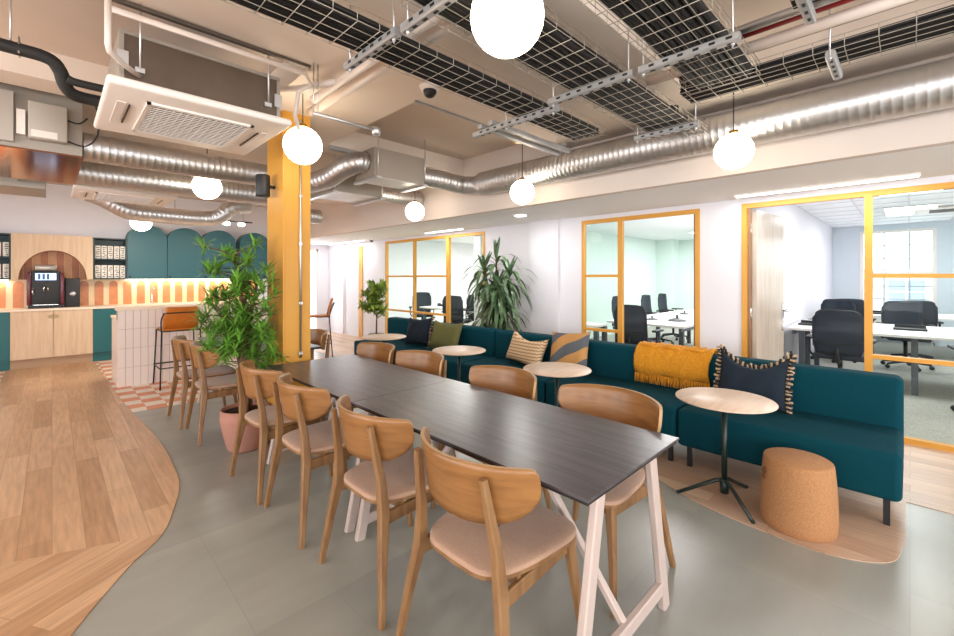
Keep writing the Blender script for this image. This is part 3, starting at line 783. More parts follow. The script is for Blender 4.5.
for k, l in enumerate(('teal base cabinet between the pale wood one and the island', 'teal base cabinet behind the tiled island, at its left end', 'teal base cabinet hidden behind the tiled island, near the tap', 'teal base cabinet behind the island, towards the column')):
    basecab(.488+k*.68, .488+(k+1)*.68, teal, l, 1, teal)
tag(MB().box((-2.2, KB-.02, .896), (3.2, KY-.002, .93), worktop).build('kitchen_worktop'), 'long pale worktop along the kitchen wall', 'worktop')
# backsplash
b = MB().box((-2.2, KY-.02, .93), (3.2, KY-.004, 1.95), cream)
for k in range(-11, 14):
    xc = .596+k*.197; pts = [(xc-.06, .93)]+[(xc-.06*math.cos(PI*i/10), 1.30+.06*math.sin(PI*i/10)) for i in range(11)]+[(xc+.06, .93)]
    b.prism(pts, 0, .006, orange, Matrix.Translation((0, KY-.02, 0)) @ Matrix.Rotation(PI/2, 4, 'X'))
brn = mat('brown_tile', '#a9602f', .4)
for k in range(9):
    b.box((-.42+k*.095, KY-.026, 1.385), (-.42+k*.095+.092, KY-.02, 1.90), brn if k % 2 else mat('amber_tile', '#c48a58', .4))
b.build('wall_backsplash')['kind'] = 'structure'
# upper cabinets
UY = 9.88
t = thing('arched_cabinet', 'pale wood panel with an arched niche above the coffee machine', 'cabinet', (.022, UY, 1.39))
arc = [(.40*math.cos(PI*i/24), .475*math.sin(PI*i/24)) for i in range(25)]
outer = [(.4775, 0), (.4775, .73), (-.4775, .73), (-.4775, 0)]
mb = MB(); M_ = Matrix.Rotation(PI/2, 4, 'X')
for sy in (0, -.29):
    k = mb.mi(palewood)
    # fan quads between arch and outline
    prev = None; pts = []
    for i, (x, z) in enumerate(arc):
        a = PI*i/24; c_, s_ = math.cos(a), math.sin(a)
        tt = min(.4775/abs(c_) if abs(c_) > 1e-6 else 9, .73/s_ if s_ > 1e-6 else 9); pts.append(((x, z), (c_*tt, s_*tt)))
    for i in range(24):
        (a0, b0), (a1, b1) = pts[i], pts[i+1]
        q = [a0, a1, b1]
        for cx_ in (.4775, -.4775):
            if (b0[1] < .73-1e-6) != (b1[1] < .73-1e-6) and (cx_ > 0) == (b0[0] > 0): q.append((cx_, .73))
        q.append(b0)
        f = mb.bm.faces.new([mb.bm.verts.new((x, -sy, z)) for x, z in q]); f.material_index = k
for i in range(24):
    (x0, z0), (x1, z1) = arc[i], arc[i+1]
    mb.faces([(x0, 0, z0), (x1, 0, z1), (x1, .29, z1), (x0, .29, z0)], [(0, 1, 2, 3)], palewood)
mb.faces([(-.4775, 0, .73), (.4775, 0, .73), (.4775, .29, .73), (-.4775, .29, .73)], [(0, 1, 2, 3)], palewood)
for s in (-1, 1):
    mb.faces([(s*.4775, 0, 0), (s*.4775, .29, 0), (s*.4775, .29, .73), (s*.4775, 0, .73)], [(0, 1, 2, 3)], palewood)
    mb.faces([(s*.40, 0, 0), (s*.4775, 0, 0), (s*.4775, .29, 0), (s*.40, .29, 0)], [(0, 1, 2, 3)], palewood)
mb.build('arch_panel', t)
dkt = mat('dark_teal_shelf', '#163335', .5)
def shelf(x0, x1, label):
    t = thing('open_shelf', label, 'shelf', ((x0+x1)/2, UY, 1.39), 0, 'dark open wall shelves'); w2 = (x1-x0)/2
    m = MB().box((-w2, 0, 0), (-w2+.02, .29, .72), dkt).box((w2-.02, 0, 0), (w2, .29, .72), dkt).box((-w2, .30, 0), (w2, .29, .72), dkt)
    m.build('carcass', t)
    for z in (0, .34, .70): MB().box((-w2+.02, 0, z), (w2-.02, .30, z+.02), dkt).build('shelf_board', t)
shelf(.502, .955, 'dark open shelf between the arched panel and the teal arched cupboards')
shelf(-.95, -.457, 'dark open shelf at the left edge of the kitchen')
def packet(x, z, label, grp):
    t = thing('coffee_packet', label, 'packet', (x, UY+.05, z), 0, grp)
    MB().rbox((-.036, 0, 0), (.036, .10, .225), paper, .006, 2).build('bag', t)
    m = MB()
    for k in range(6): m.box((R.uniform(-.03, 0), -.0025, .025+k*.032), (R.uniform(.008, .03), 0, .037+k*.032), ink)
    m.build('print', t)
od = ['first', 'second', 'third', 'fourth', 'fifth']
for r_, (z, nm) in enumerate(((1.411, 'lower'), (1.751, 'upper'))):
    for k in range(5): packet(.565+k*.084, z, '%s white packet from the left, %s board, shelf beside the teal cupboards' % (od[k], nm), 'white packets on the right shelf')
    for k in range(4): packet(-.78+k*.09, z, '%s white packet from the left, %s board, shelf at the left picture edge' % (od[k], nm), 'white packets on the left shelf')
def cupboard(x0, x1, label):
    t = thing('wall_cupboard', label, 'cupboard', ((x0+x1)/2, UY, 1.39), 0, 'teal arched wall cupboards'); w2 = (x1-x0)/2-.002
    pts = [(w2, 0), (w2, .75)]+[(w2*math.cos(PI*i/20), .75+.235*math.sin(PI*i/20)) for i in range(1, 20)]+[(-w2, .75), (-w2, 0)]
    MB().prism(pts, -.30, -.02, teald, M_).build('carcass', t)
    pd = [(x*.996, z) for x, z in pts]
    d = MB().prism(pd, -.018, 0, teald, M_).build('door', t)
    MB().box((-w2+.02, -.012, .03), (-w2+.05, 0, .06), black).build('knob', d)
for x0, x1, l in ((.957, 1.551, 'teal wall cupboard with arched top, next to the shelf of white packets'), (1.553, 2.13, 'teal wall cupboard with arched top, second from the shelf'),
                  (2.132, 2.72, 'teal wall cupboard with arched top, partly behind the palm'), (2.80, 3.38, 'teal wall cupboard with arched top beside the yellow column')):
    cupboard(x0, x1, l)
# LED strips under cupboards
for x0, x1, l in ((.96, 3.2, 'warm LED strip glowing under the teal wall cupboards'), (-.95, -.5, 'warm LED strip glowing under the left open shelf')):
    tag(MB().box((x0, KY-.09, 1.372), (x1, KY-.06, 1.388), ledwarm).build('led_strip'), l, 'light', 'under-cupboard lights')
# coffee machine
t = thing('coffee_machine', 'black and maroon coffee machine with a bright blue screen on the worktop', 'coffee machine', (-.07, 9.80, .93))
MB().rbox((-.17, .0, .06), (.17, .36, .60), blackpl, .012, 3).build('body', t)
for s in (-1, 1): MB().rbox((s*.19-.025, -.02, .05), (s*.19+.025, .36, .57), maroon, .012, 3).build('side_panel', t)
MB().box((-.20, -.05, 0), (.20, .36, .05), blackpl).box((-.14, -.06, .05), (.14, 0, .06), chrome).build('drip_tray', t)
sc_ = MB().box((-.12, -.008, .45), (.12, 0, .56), screenb)
for k in range(3): sc_.box((-.09+k*.05, -.010, .46), (-.06+k*.05, -.008, .55), mat('screen_dark', '#34507c', .3))
sc_.build('screen', t)
MB().tube([(-.025, -.02, .36), (-.025, -.02, .27)], .009, chrome).tube([(.025, -.02, .36), (.025, -.02, .27)], .009, chrome).box((-.04, -.03, .35), (.04, 0, .40), blackpl).build('spout', t)
MB().tube([(-.145, -.02, .33), (-.15, -.03, .26), (-.14, -.03, .22)], .008, chrome).build('steam_pipe', t)
MB().rbox((-.13, .05, .60), (.13, .25, .70), mat('clear_hopper', '#9c9288', .2, .3), .02, 3).build('bean_hopper', t)
t = thing('milk_cooler', 'black milk cooler standing right of the coffee machine', 'milk cooler', (.245, 9.84, .93))
MB().rbox((-.09, 0, 0), (.09, .3, .48), blackpl, .008, 3).build('body', t)
MB().lathe([(.001, 0), (.04, 0), (.04, .004), (.001, .004)], steel, (0, 0, 0)).build('emblem', t).matrix_local = Matrix.Translation((0, -.001, .22)) @ Matrix.Rotation(PI/2, 4, 'X')
tag(MB().tube(smoothpts([(1.33, 9.98, .93), (1.33, 9.98, 1.18), (1.33, 9.93, 1.24), (1.33, 9.84, 1.24), (1.33, 9.81, 1.19)], 5), .012, chrome, 10).tube([(1.33, 9.98, .93), (1.33, 9.98, .97)], .022, chrome, 12).build('kitchen_tap'), 'chrome swan-neck tap against the orange tiles', 'tap')

# ------------------------------------------------------------------ pendant globes
gl = [((1.14, 1.0, 2.345), .13, 'large glowing globe above the near table, cut by the top of the picture'),
      ((1.33, 3.19, 2.41), .138, 'glowing globe pendant in front of the yellow column'),
      ((1.18, 5.30, 2.40), .138, 'glowing globe pendant half hidden by the spiral duct'),
      ((.97, 8.3, 2.27), .138, 'glowing globe pendant in front of the first teal cupboard'),
      ((3.47, .89, 2.33), .127, 'glowing globe pendant over the sofa beside the longest linear light'),
      ((3.55, 2.90, 2.33), .13, 'glowing globe pendant over the middle of the sofa, in front of the silver duct'),
      ((3.47, 4.69, 2.31), .128, 'small glowing globe pendant over the far end of the sofa')]
for (x, y, z), r, l in gl:
    t = thing('globe_pendant', l, 'pendant light', (x, y, z), 0, 'opal globe pendants')
    MB().sphere((0, 0, 0), r, globem, 32).build('globe', t)
    zt = 2.8 if (1.15 < y < 2.715 or 1.2 < x < 2.02) and x < 3.9 and y < 4.22 else 3.0
    if y < 1.1 and x > 3.35: zt = 2.8
    MB().tube([(0, 0, r), (0, 0, zt-z)], .004, black, 6).build('cord', t)
    MB().lathe([(.001, r-.004), (.03, r-.008), (.03, r+.02), (.001, r+.02)], mat('brass', '#b08a4a', .3, 1), seg=16).build('cap', t)
for x, y in ((-1.6, 1.2), (-1.6, 3.4), (1.2, -1.8), (-1.6, -1.8)):
    t = thing('globe_pendant', 'glowing globe pendant out of the picture, behind or left of the viewer', 'pendant light', (x, y, 2.4), 0, 'opal globe pendants outside the view')
    MB().sphere((0, 0, 0), .138, globem, 24).build('globe', t)
    MB().tube([(0, 0, .138), (0, 0, .58)], .004, black, 6).build('cord', t)

# small island spots on a track
t = thing('track_light', 'row of four small lamps on a track above the island, seen past the duct', 'light', (2.0, 8.3, 2.34))
MB().tube([(-.75, 0, .06), (.55, 0, .06)], .012, black, 6).tube([(.4, 0, .06), (.4, 0, .66)], .003, black, 5).tube([(-.6, 0, .06), (-.6, 0, .66)], .003, black, 5).build('rail', t)
for k in range(4): MB().sphere((-.33+k*.235, 0, .015), .06, mat('warm_lamp', '#ffedd2', .4, emit=14), 16, (1, 1, .55)).build('lamp', t)

# linear lights and downlight in the soffit
for y0, y1, l in ((-.06, 1.25, 'long linear light in the white soffit above the right office window'), (5.33, 6.33, 'linear light in the soffit above the middle glazed screen'), (8.6, 10.2, 'linear light in the soffit at the far end, near the dome camera')):
    t = thing('linear_light', l, 'ceiling light', (4.93, (y0+y1)/2, 2.262), 0, 'linear soffit lights'); h_ = (y1-y0)/2
    MB().box((-.035, -h_, -.02), (.035, h_, -.0005), plasw).build('housing', t)
    MB().box((-.028, -h_+.01, -.026), (.028, h_-.01, -.02), ledm).build('diffuser', t)
t = thing('downlight', 'round recessed downlight in the white soffit', 'ceiling light', (4.45, 3.67, 2.262))
MB().lathe([(.001, -.012), (.085, -.012), (.11, -.001), (.001, -.001)], plasw).build('rim', t)
MB().lathe([(.001, -.016), (.08, -.016), (.08, -.012), (.001, -.012)], ledm).build('diffuser', t)
t = thing('dome_camera', 'small dark dome camera under the white soffit', 'camera', (4.97, 8.3, 2.262))
MB().lathe([(.001, -.03), (.05, -.03), (.055, -.001), (.001, -.001)], plasw, seg=20).build('base', t); MB().sphere((0, 0, -.03), .04, blackpl, 16).build('dome', t)
t = thing('dome_camera', 'white dome camera with black lens under the ceiling beam beside the wire tray', 'camera', (1.93, 2.43, 2.80))
MB().lathe([(.001, -.03), (.065, -.03), (.075, -.001), (.001, -.001)], plasw, seg=24).build('base', t); MB().sphere((0, 0, -.035), .048, blackpl, 20).build('dome', t)
# speaker on column
t = thing('wall_speaker', 'black cylindrical speaker bracketed to the side of the yellow column', 'speaker', (1.25, 3.80, 2.19))
MB().lathe([(.001, -.09), (.05, -.09), (.055, -.08), (.055, .08), (.05, .09), (.001, .09)], blackpl, seg=24).build('body', t)
MB().tube([(.05, 0, 0), (.094, 0, 0)], .015, black, 10).build('bracket', t)
cd = MB().tube([(1.485, 3.608, .75), (1.485, 3.608, 2.75)], .009, steel, 8)
for z in (.78, 1.2, 1.7, 2.1): cd.box((1.47, 3.6, z), (1.50, 3.62, z+.02), steel)
tag(cd.build('conduit'), 'thin steel conduit running up the front of the yellow column', 'pipe')

# ------------------------------------------------------------------ cassettes
def cassette(x0, x1, y0, y1, z, label, top=.31):
    cx, cy = (x0+x1)/2, (y0+y1)/2; t = thing('ceiling_cassette', label, 'air conditioner', (cx, cy, z), 0, 'white air conditioning cassettes'); a, b_ = (x1-x0)/2, (y1-y0)/2
    p = MB(); 
    k = MB().rbox((-a, -b_, 0), (a, b_, .045), plasw, .018, 3)
    k.build('panel', t)
    MB().box((-a*.56, -b_*.62, -.006), (a*.56, b_*.62, .001), grillem).build('intake', t)
    g = MB()
    for i in range(15): xx = -a*.55+i*a*1.1/14; g.box((xx-.0022, -b_*.6, -.011), (xx+.0022, b_*.6, -.005), plasw)
    for i in range(17): yy = -b_*.6+i*b_*1.2/16; g.box((-a*.55, yy-.0022, -.012), (a*.55, yy+.0022, -.006), plasw)
    g.box((-a*.6, -b_*.66, -.012), (a*.6, -b_*.62, 0), plasw).box((-a*.6, b_*.62, -.012), (a*.6, b_*.66, 0), plasw)
    g.box((-a*.6, -b_*.66, -.012), (-a*.56, b_*.66, 0), plasw).box((a*.56, -b_*.66, -.012), (a*.6, b_*.66, 0), plasw)
    g.build('grille', t)
    for s in (-1, 1):
        MB().box((s*a*.82-.02, -b_*.45, -.004), (s*a*.82+.02, b_*.45, .001), plasw).box((s*a*.74-.004, -b_*.4, -.006), (s*a*.74+.004, b_*.4, .001), black).build('air_outlet', t)
    MB().box((-a*.85, -b_*.85, .045), (a*.85, b_*.85, top), darkbody).build('casing', t)
    bb = MB()
    for sx in (-1, 1): bb.box((sx*a*.86-.01, -b_*.86, .045), (sx*a*.86+.01, b_*.86, top), panelgrey)
    bb.box((-a*.87, -b_*.87, top-.02), (a*.87, b_*.87, top), panelgrey); bb.box((-a*.9, -b_*.88, .12), (-a*.8, -b_*.85, .2), steel).box((a*.8, -b_*.88, .12), (a*.9, -b_*.85, .2), steel)
    bb.build('casing_edge', t)
    for sx in (-1, 1):
        for sy in (-1, 1): MB().tube([(sx*a*.7, sy*b_*.93, .12), (sx*a*.7, sy*b_*.93, 2.985-z if z+.0 else 0)], .005, steel, 6).box((sx*a*.7-.02, sy*b_*.86-.03, .1), (sx*a*.7+.02, sy*b_*.86+.03, .125), steel).build('hanger_rod', t)
cassette(.19, 1.09, 2.77, 3.72, 2.39, 'large white ceiling cassette hanging in front of the ducts, nearest unit')
cassette(.16, 1.1, 6.3, 7.2, 2.39, 'white ceiling cassette farther back towards the kitchen')
for y, l in ((2.74, 'long steel support channel under the ceiling above the near cassette'),):
    tag(MB().box((-.4, y-.012, 2.78), (1.19, y+.012, 2.80), mat('dull_steel', '#6f655c', .5, .6)).build('support_channel'), l, 'support rail')

# ------------------------------------------------------------------ ducts
def duct(name, pts, r, label, parent=None, rib=.055, seg=28, m=None, dense=True):
    P_ = [Vector(p) for p in pts]; out = []; rr = []; s = 0
    for i in range(len(P_)-1):
        a, b_ = P_[i], P_[i+1]; L_ = (b_-a).length; n_ = max(1, int(L_/rib))
        for k in range(n_):
            for f, q in ((0, .0014), (.10, .0014), (.16, 0), (.92, 0)):
                out.append(a+(b_-a)*((k+f)/n_)); rr.append(r+q)
    out.append(P_[-1]); rr.append(r)
    mb = MB().tube(out, rr, m or steel, seg, True, True)
    o = mb.build(name, parent)
    if not parent: tag(o, label, 'duct', 'spiral air ducts')
    return o
duct('spiral_duct', [(3.765, -4, 2.574), (3.765, 3.7, 2.574)], .142, 'big silver spiral duct running along the soffit above the sofa', rib=.05, seg=40)
duct('flexible_duct', smoothpts([(3.765, 3.7, 2.574), (3.75, 3.85, 2.575), (3.66, 3.98, 2.59), (3.5, 4.03, 2.61), (3.35, 4.05, 2.62), (3.07, 4.08, 2.62)], 3), .11, 'silver flexible duct bending from the long duct to the white fan box', rib=.04)
duct('spiral_duct', [(.18, 4.78, 2.50), (2.0, 4.78, 2.50)], .115, 'upper silver spiral duct crossing behind the near cassette', rib=.05)
duct('spiral_duct', [(.175, 5.85, 2.48), (2.5, 5.85, 2.48)], .125, 'second silver spiral duct, lower and farther than the one behind the near cassette', rib=.05)
duct('flexible_duct', smoothpts([(2.0, 4.78, 2.50), (2.1, 4.72, 2.50), (2.17, 4.5, 2.53), (2.22, 4.25, 2.60), (2.3, 4.1, 2.64), (2.37, 4.08, 2.64)], 4), .11, 'silver S-bend duct right of the yellow column', rib=.04)
duct('spiral_duct', smoothpts([(.35, 7.75, 2.56), (.5, 7.72, 2.5), (.75, 7.72, 2.36), (1.0, 7.74, 2.34), (1.7, 7.74, 2.34), (1.9, 7.7, 2.40), (2.05, 7.65, 2.55), (2.3, 7.65, 2.6)], 3), .118, 'silver duct dipping low in front of the teal cupboards', rib=.045)
duct('spiral_duct', [(3.05, 5.15, 2.58), (3.90, 5.15, 2.58)], .1, 'short silver duct between the farther fan box and the soffit', rib=.05)
duct('spiral_duct', [(2.4, 7.0, 2.44), (3.2, 7.0, 2.44)], .12, 'short dark-ended duct showing right of the column', rib=.05)

def fanbox(x0, x1, y0, y1, z0, z1, label):
    t = thing('fan_coil_unit', label, 'ventilation unit', ((x0+x1)/2, (y0+y1)/2, z0), 0, 'boxed fan units'); a, b_, h_ = (x1-x0)/2, (y1-y0)/2, z1-z0
    MB().box((-a, -b_, 0), (a, b_, h_), panelgrey).build('casing', t)
    MB().box((-a*.95, -b_*.95, -.006), (a*.95, b_*.95, 0), mat('lit_underside_sheet', '#d9d4ce', .35, .2)).build('lit_underside', t)  # paler sheet paints the light falling on the grey box's underside
    for s in (-1, 1): MB().box((s*a*.92-.03, -b_-.05, -.03), (s*a*.92+.03, b_+.05, -.006), steel).build('bracket', t)
    for s in (-1, 1): MB().tube([(s*a*.92, -b_-.03, -.01), (s*a*.92, -b_-.03, 3.0-z0-.01)], .005, steel, 6).build('hanger_rod', t)
fanbox(2.37, 3.03, 3.9, 4.28, 2.48, 2.78, 'white fan coil box under the ceiling right of the column, nearer one')
fanbox(2.35, 3.05, 4.82, 5.45, 2.46, 2.72, 'fan coil box behind and below the nearer one')
# big grey unit at left
t = thing('air_handling_unit', 'big grey metal air unit at the top left with painted copper reflections underneath', 'ventilation unit', (-.9, 5.35, 2.38))
MB().box((-1.9, -.70, .012), (1.072, .70, .55), panelgrey).build('casing', t)
MB().box((-1.9, -.705, 0), (1.075, .705, .012), mat('copper_reflection_sheet', '#b98a70', .13, 1)).build('underside', t)  # copper tone paints the reflections in the mirror-like galvanised sheet
MB().box((-1.0, -.76, .04), (.70, -.70, .40), mat('side_box_grey', '#b5ada3', .45, .2)).build('side_box', t)
cbx = MB().rbox((.775, -.80, .08), (.985, -.70, .35), boxgrey, .008, 2).build('control_box', t)
MB().box((.79, -.803, .09), (.93, -.80, .14), plasw).build('sticker', cbx)
MB().box((.715, -.765, .10), (.76, -.70, .28), plasw).build('terminal_block', t)
MB().tube(smoothpts([(.985, -.76, .10), (1.09, -.78, .08), (1.16, -.80, .19), (1.15, -.82, .38), (1.1, -.75, .5)], 5), .006, black, 6).tube(smoothpts([(.985, -.76, .26), (1.05, -.77, .25), (1.1, -.78, .30)], 4), .006, black, 6).build('cable', t)
t = thing('ventilation_box', 'lower grey duct box with a switch panel below the big air unit', 'ventilation unit', (-.6, 6.75, 2.36))
MB().box((-1.5, -.3, 0), (.55, .4, .30), panelgrey).build('casing', t)
MB().box((.05, -.32, .05), (.35, -.3, .22), boxgrey).build('switch_panel', t)
# black insulated pipe
t = thing('insulated_pipe', 'black insulated refrigerant pipe bending down to the near cassette', 'pipe')
MB().tube(smoothpts([(-1.2, 3.25, 2.62), (-.6, 3.25, 2.62), (-.18, 3.22, 2.6), (-.02, 3.2, 2.585), (.03, 3.22, 2.54), (.05, 3.25, 2.48), (.08, 3.28, 2.45), (.14, 3.30, 2.445), (.28, 3.30, 2.45)], 5), .032, foamg, 12).build('pipe', t)
MB().tube(smoothpts([(.06, 3.2, 2.5), (.1, 3.2, 2.49), (.25, 3.2, 2.49)], 5), .022, foamg, 10).build('branch', t)
r_ = MB(); r_.tube([(-.15, 3.22, 2.6), (-.15, 3.22, 3.0)], .004, steel, 6).box((-.25, 3.2, 2.985), (-.05, 3.24, 3.0), strutm)
for x in (-.3, -.12): r_.tube([(x, 3.19, 2.57), (x, 3.19, 2.65), (x, 3.26, 2.65), (x, 3.26, 2.57)], .004, wire, 5)
r_.build('hanger', t)

# white pipes
def pipe(name, pts, r, m, label, grp=None, sm_=0):
    p = smoothpts(pts, sm_) if sm_ else pts
    tag(MB().tube(p, r, m, 12).build(name), label, 'pipe', grp)
pipe('white_pipe', [(1.33, 1.25, 2.70), (1.33, 3.0, 2.70)], .03, pipew, 'white pipe under the beam, left of a parallel pair', 'white ceiling pipes')
pipe('white_pipe', [(1.44, 1.25, 2.72), (1.44, 3.3, 2.72)], .035, pipew, 'white pipe under the beam, right of the parallel pair', 'white ceiling pipes')
pipe('drain_pipe', [(.183, 2.6, 2.80), (.183, 2.6, 2.50), (.19, 2.62, 2.48), (.25, 2.72, 2.475), (.32, 2.82, 2.475)], .013, pipew, 'thin white drain pipe dropping to the near cassette', None)
pipe('water_pipe', [(.2, 2.66, 2.70), (1.12, 2.66, 2.70), (1.2, 2.75, 2.68), (1.16, 2.85, 2.66), (1.14, 2.86, 2.5), (1.2, 2.95, 2.45)], .014, pipew, 'thin white pipe running over the cassette and down towards the globe', None)
pipe('water_pipe', [(1.0, 3.3, 2.75), (1.2, 2.95, 2.72), (1.33, 2.6, 2.7)], .022, pipew, 'white pipe branch angled towards the parallel pair', None)
t = thing('sprinkler_pipe', 'thin steel pipe with a round end hanging over the table row', 'pipe')
MB().tube([(1.187, 2.69, 2.48), (1.64, 2.69, 2.48)], .012, steel, 10).build('pipe', t)
MB().tube([(1.19, 2.69, 2.48), (1.19, 2.69, 2.80)], .004, steel, 6).tube([(1.22, 2.69, 2.48), (1.22, 2.69, 2.80)], .004, steel, 6).build('rod', t)
MB().lathe([(.001, -.03), (.025, -.03), (.03, 0), (.025, .03), (.001, .03)], steel, (1.65, 2.69, 2.475), 16).build('end_cap', t)
pipe('red_pipe', [(2.47, -.6, 2.66), (2.47, .62, 2.66)], .03, redp, 'red sprinkler pipe between the two cable trays, upper right')
pipe('steel_pipe', [(2.53, -.8, 2.60), (2.53, 1.1, 2.60)], .028, pipew, 'pale pipe just below the red one', None)
pipe('steel_pipe', [(2.40, -.8, 2.64), (2.40, .9, 2.64)], .022, steel, 'slim steel pipe above the red one, beside the wire tray', None)
pipe('copper_pipe', [(2.60, -.8, 2.62), (2.60, 1.1, 2.62)], .02, mat('tan_pipe', '#a58363', .4), 'slim tan pipe beside the pale pipe at the upper right', None)
tag(MB().box((2.05, 4.23, 2.76), (3.3, 4.27, 2.80), strutm).build('support_channel'), 'steel support channel over the nearer fan coil box', 'support rail')
tag(MB().box((2.0, 2.69, 2.785), (3.9, 2.705, 2.80), strutm).build('support_channel'), 'thin steel channel along the beam edge right of the dome camera', 'support rail')

# ------------------------------------------------------------------ wire cable trays
def tray(axis, a0, a1, b0, b1, z, hgt, label, cab, step=.1, nl=None):
    """axis x or y; a along, b across"""
    t = thing('cable_tray', label, 'cable tray', (0, 0, 0), 0, 'wire cable trays')
    q = (lambda a, b, zz: (a, b, zz)) if axis == 'x' else (lambda a, b, zz: (b, a, zz))
    nl = nl or max(4, int(round((b1-b0)/.06))+1); m = MB()
    def w_(p0, p1, r=.0019): m.tube([p0, p1], r, wire, 5, False)
    for i in range(nl): b = b0+(b1-b0)*i/(nl-1); w_(q(a0, b, z), q(a1, b, z))
    for b in (b0, b1):
        for h_ in (hgt*.55, hgt): w_(q(a0, b, z+h_), q(a1, b, z+h_))
    n_ = int((a1-a0)/step)
    for i in range(n_+1):
        a = a0+.02+i*step
        if a > a1: break
        m.tube([q(a, b0, z+hgt), q(a, b0, z-.004), q(a, b1, z-.004), q(a, b1, z+hgt)], .0019, wire, 5, False)
    m.build('wire_mesh', t)
    if cab:
        c_ = MB(); rc = random.Random(int(a0*100+b0*37)); nc = int((cab[1]-cab[0])/.026)
        for layer in range(2):
            for i in range(nc):
                b = cab[0]+.013+i*.026; pts = []
                ae = a1-(cab[2] if len(cab) > 2 else 0)
                for k in range(9): a = a0+(ae-a0)*k/8; pts.append(q(a, min(b1-.012, max(b0+.012, b+rc.uniform(-.006, .006))), z+.017+layer*.024))
                c_.tube(smoothpts(pts, 3), .0135, cablem, 6)
        tag(c_.build('cable_bundle'), 'black data cables lying in the '+label, 'cables', 'cables in the wire trays')
TZ = 2.53
tray('x', -.3, 3.1, 1.667, 1.925, TZ, .06, 'wire tray running left to right over the near table', (1.69, 1.925, .1), .11)
tray('x', .3, 3.61, 1.10, 1.45, TZ, .06, 'wire tray behind the big globe', (1.13, 1.42, .3), .115)
tray('x', .6, 2.72, .57, .93, TZ, .06, 'wide wire tray right of the big globe', (.60, .91))
tray('y', -1.0, .98, 2.68, 2.93, TZ, .06, 'wire tray turning along the spiral duct', (2.70, 2.93), .12)
tray('y', -1.0, .36, 2.1, 2.35, 2.60, .06, 'short dark wire tray at the top right corner', (2.12, 2.34), .12)
for pts_, l in (([(2.6, .78, 2.585), (2.78, .84, 2.60), (2.86, .98, 2.66), (2.87, 1.02, 2.86)], 'thick black cable loop rising where the wide tray meets the tray along the duct'), ([(3.35, 1.3, 2.60), (3.5, 1.33, 2.64), (3.55, 1.35, 2.72), (3.55, 1.35, 2.99)], 'thick black cable loop rising at the end of the tray near the soffit')):
    tag(MB().tube(smoothpts(pts_, 6), .05, cablem, 12).build('cable_loop'), l, 'cables')
def strut(p0, p1, label, rods):
    t = thing('tray_bracket', label, 'bracket', (0, 0, 0), 0, 'slotted steel tray brackets'); p0 = Vector(p0); p1 = Vector(p1)
    m = MB(); m.bar([p0, p1], (.04, .04), strutm, up=(0, 0, 1)); d = (p1-p0).normalized(); n_ = int((p1-p0).length/.07)
    for i in range(n_):
        c_ = p0+d*(.04+i*.07)
        for off in ((0, 0, -.0215),):
            m.bar([c_+Vector(off)-d*.013, c_+Vector(off)+d*.013], (.002, .012), black, up=(0, 0, 1))
        if abs(d.y) > .5: m.bar([c_-Vector((.0213, 0, 0))-d*.013, c_-Vector((.0213, 0, 0))+d*.013], (.012, .002), black, up=(0, 0, 1))
    m.build('channel', t)
    for r_ in rods: MB().tube([(r_[0], r_[1], p0.z-.04), (r_[0], r_[1], r_[2])], .004, steel, 6).lathe([(.001, -.03), (.009, -.03), (.009, -.02), (.001, -.02)], steel, (r_[0], r_[1], p0.z), 6).build('hanger_rod', t)
BZ = 2.50
strut((1.07, 1.57, BZ), (1.07, 2.02, BZ), 'slotted steel bracket nearest the camera, above the near table', [(1.07, 1.60, 2.8), (1.07, 1.99, 2.8)])
strut((1.08, 1.0, BZ), (1.08, 1.54, BZ), 'slotted steel bracket left of the big globe', [(1.08, 1.02, 3.0), (1.08, 1.51, 2.8)])
strut((2.27, 1.56, BZ), (2.27, 2.32, BZ), 'slotted steel bracket right of the big globe, its left piece', [(2.27, 1.60, 2.8), (2.27, 2.0, 2.8)])
strut((2.17, 1.02, BZ), (2.17, 1.56, BZ), 'slotted steel bracket right of the big globe, its right piece', [(2.17, 1.05, 3.0), (2.17, 1.53, 2.8)])
strut((2.17, .53, BZ), (2.17, .99, BZ), 'slotted steel bracket under the wide wire tray', [(2.17, .56, 3.0), (2.17, .97, 3.0)])
strut((3.21, 1.04, BZ), (3.21, 1.50, BZ), 'slotted steel bracket at the end of the tray near the soffit', [(3.21, 1.06, 3.0), (3.21, 1.48, 2.8)])
strut((2.66, .27, BZ), (2.97, .27, BZ), 'slotted steel bracket under the tray along the spiral duct', [(2.64, .27, 3.0)])
strut((2.10, .31, 2.575), (2.40, .31, 2.575), 'slotted steel bracket at the top right corner', [(2.09, .31, 3.0)])
# light gear
t = thing('busbar', 'pair of steel light tracks hanging below the beam past the wire tray', 'track', (0, 0, 0))
for k, y in enumerate((2.13, 2.24)): MB().box((2.25, y-.02, 2.53), (3.25, y+.02, 2.56), strutm).build('track', t)
MB().box((2.35, 2.08, 2.56), (2.39, 2.30, 2.58), steel).box((3.1, 2.08, 2.56), (3.14, 2.30, 2.58), steel).tube([(2.7, 2.18, 2.56), (2.7, 2.18, 2.8)], .005, steel, 6).tube([(3.12, 2.18, 2.56), (3.12, 2.18, 2.8)], .005, steel, 6).build('bracket', t)
MB().lathe([(.001, -.03), (.035, -.03), (.04, .02), (.001, .02)], mat('brass', '#b08a4a'), (2.75, 2.3, 2.58), 16).build('junction_box', t)

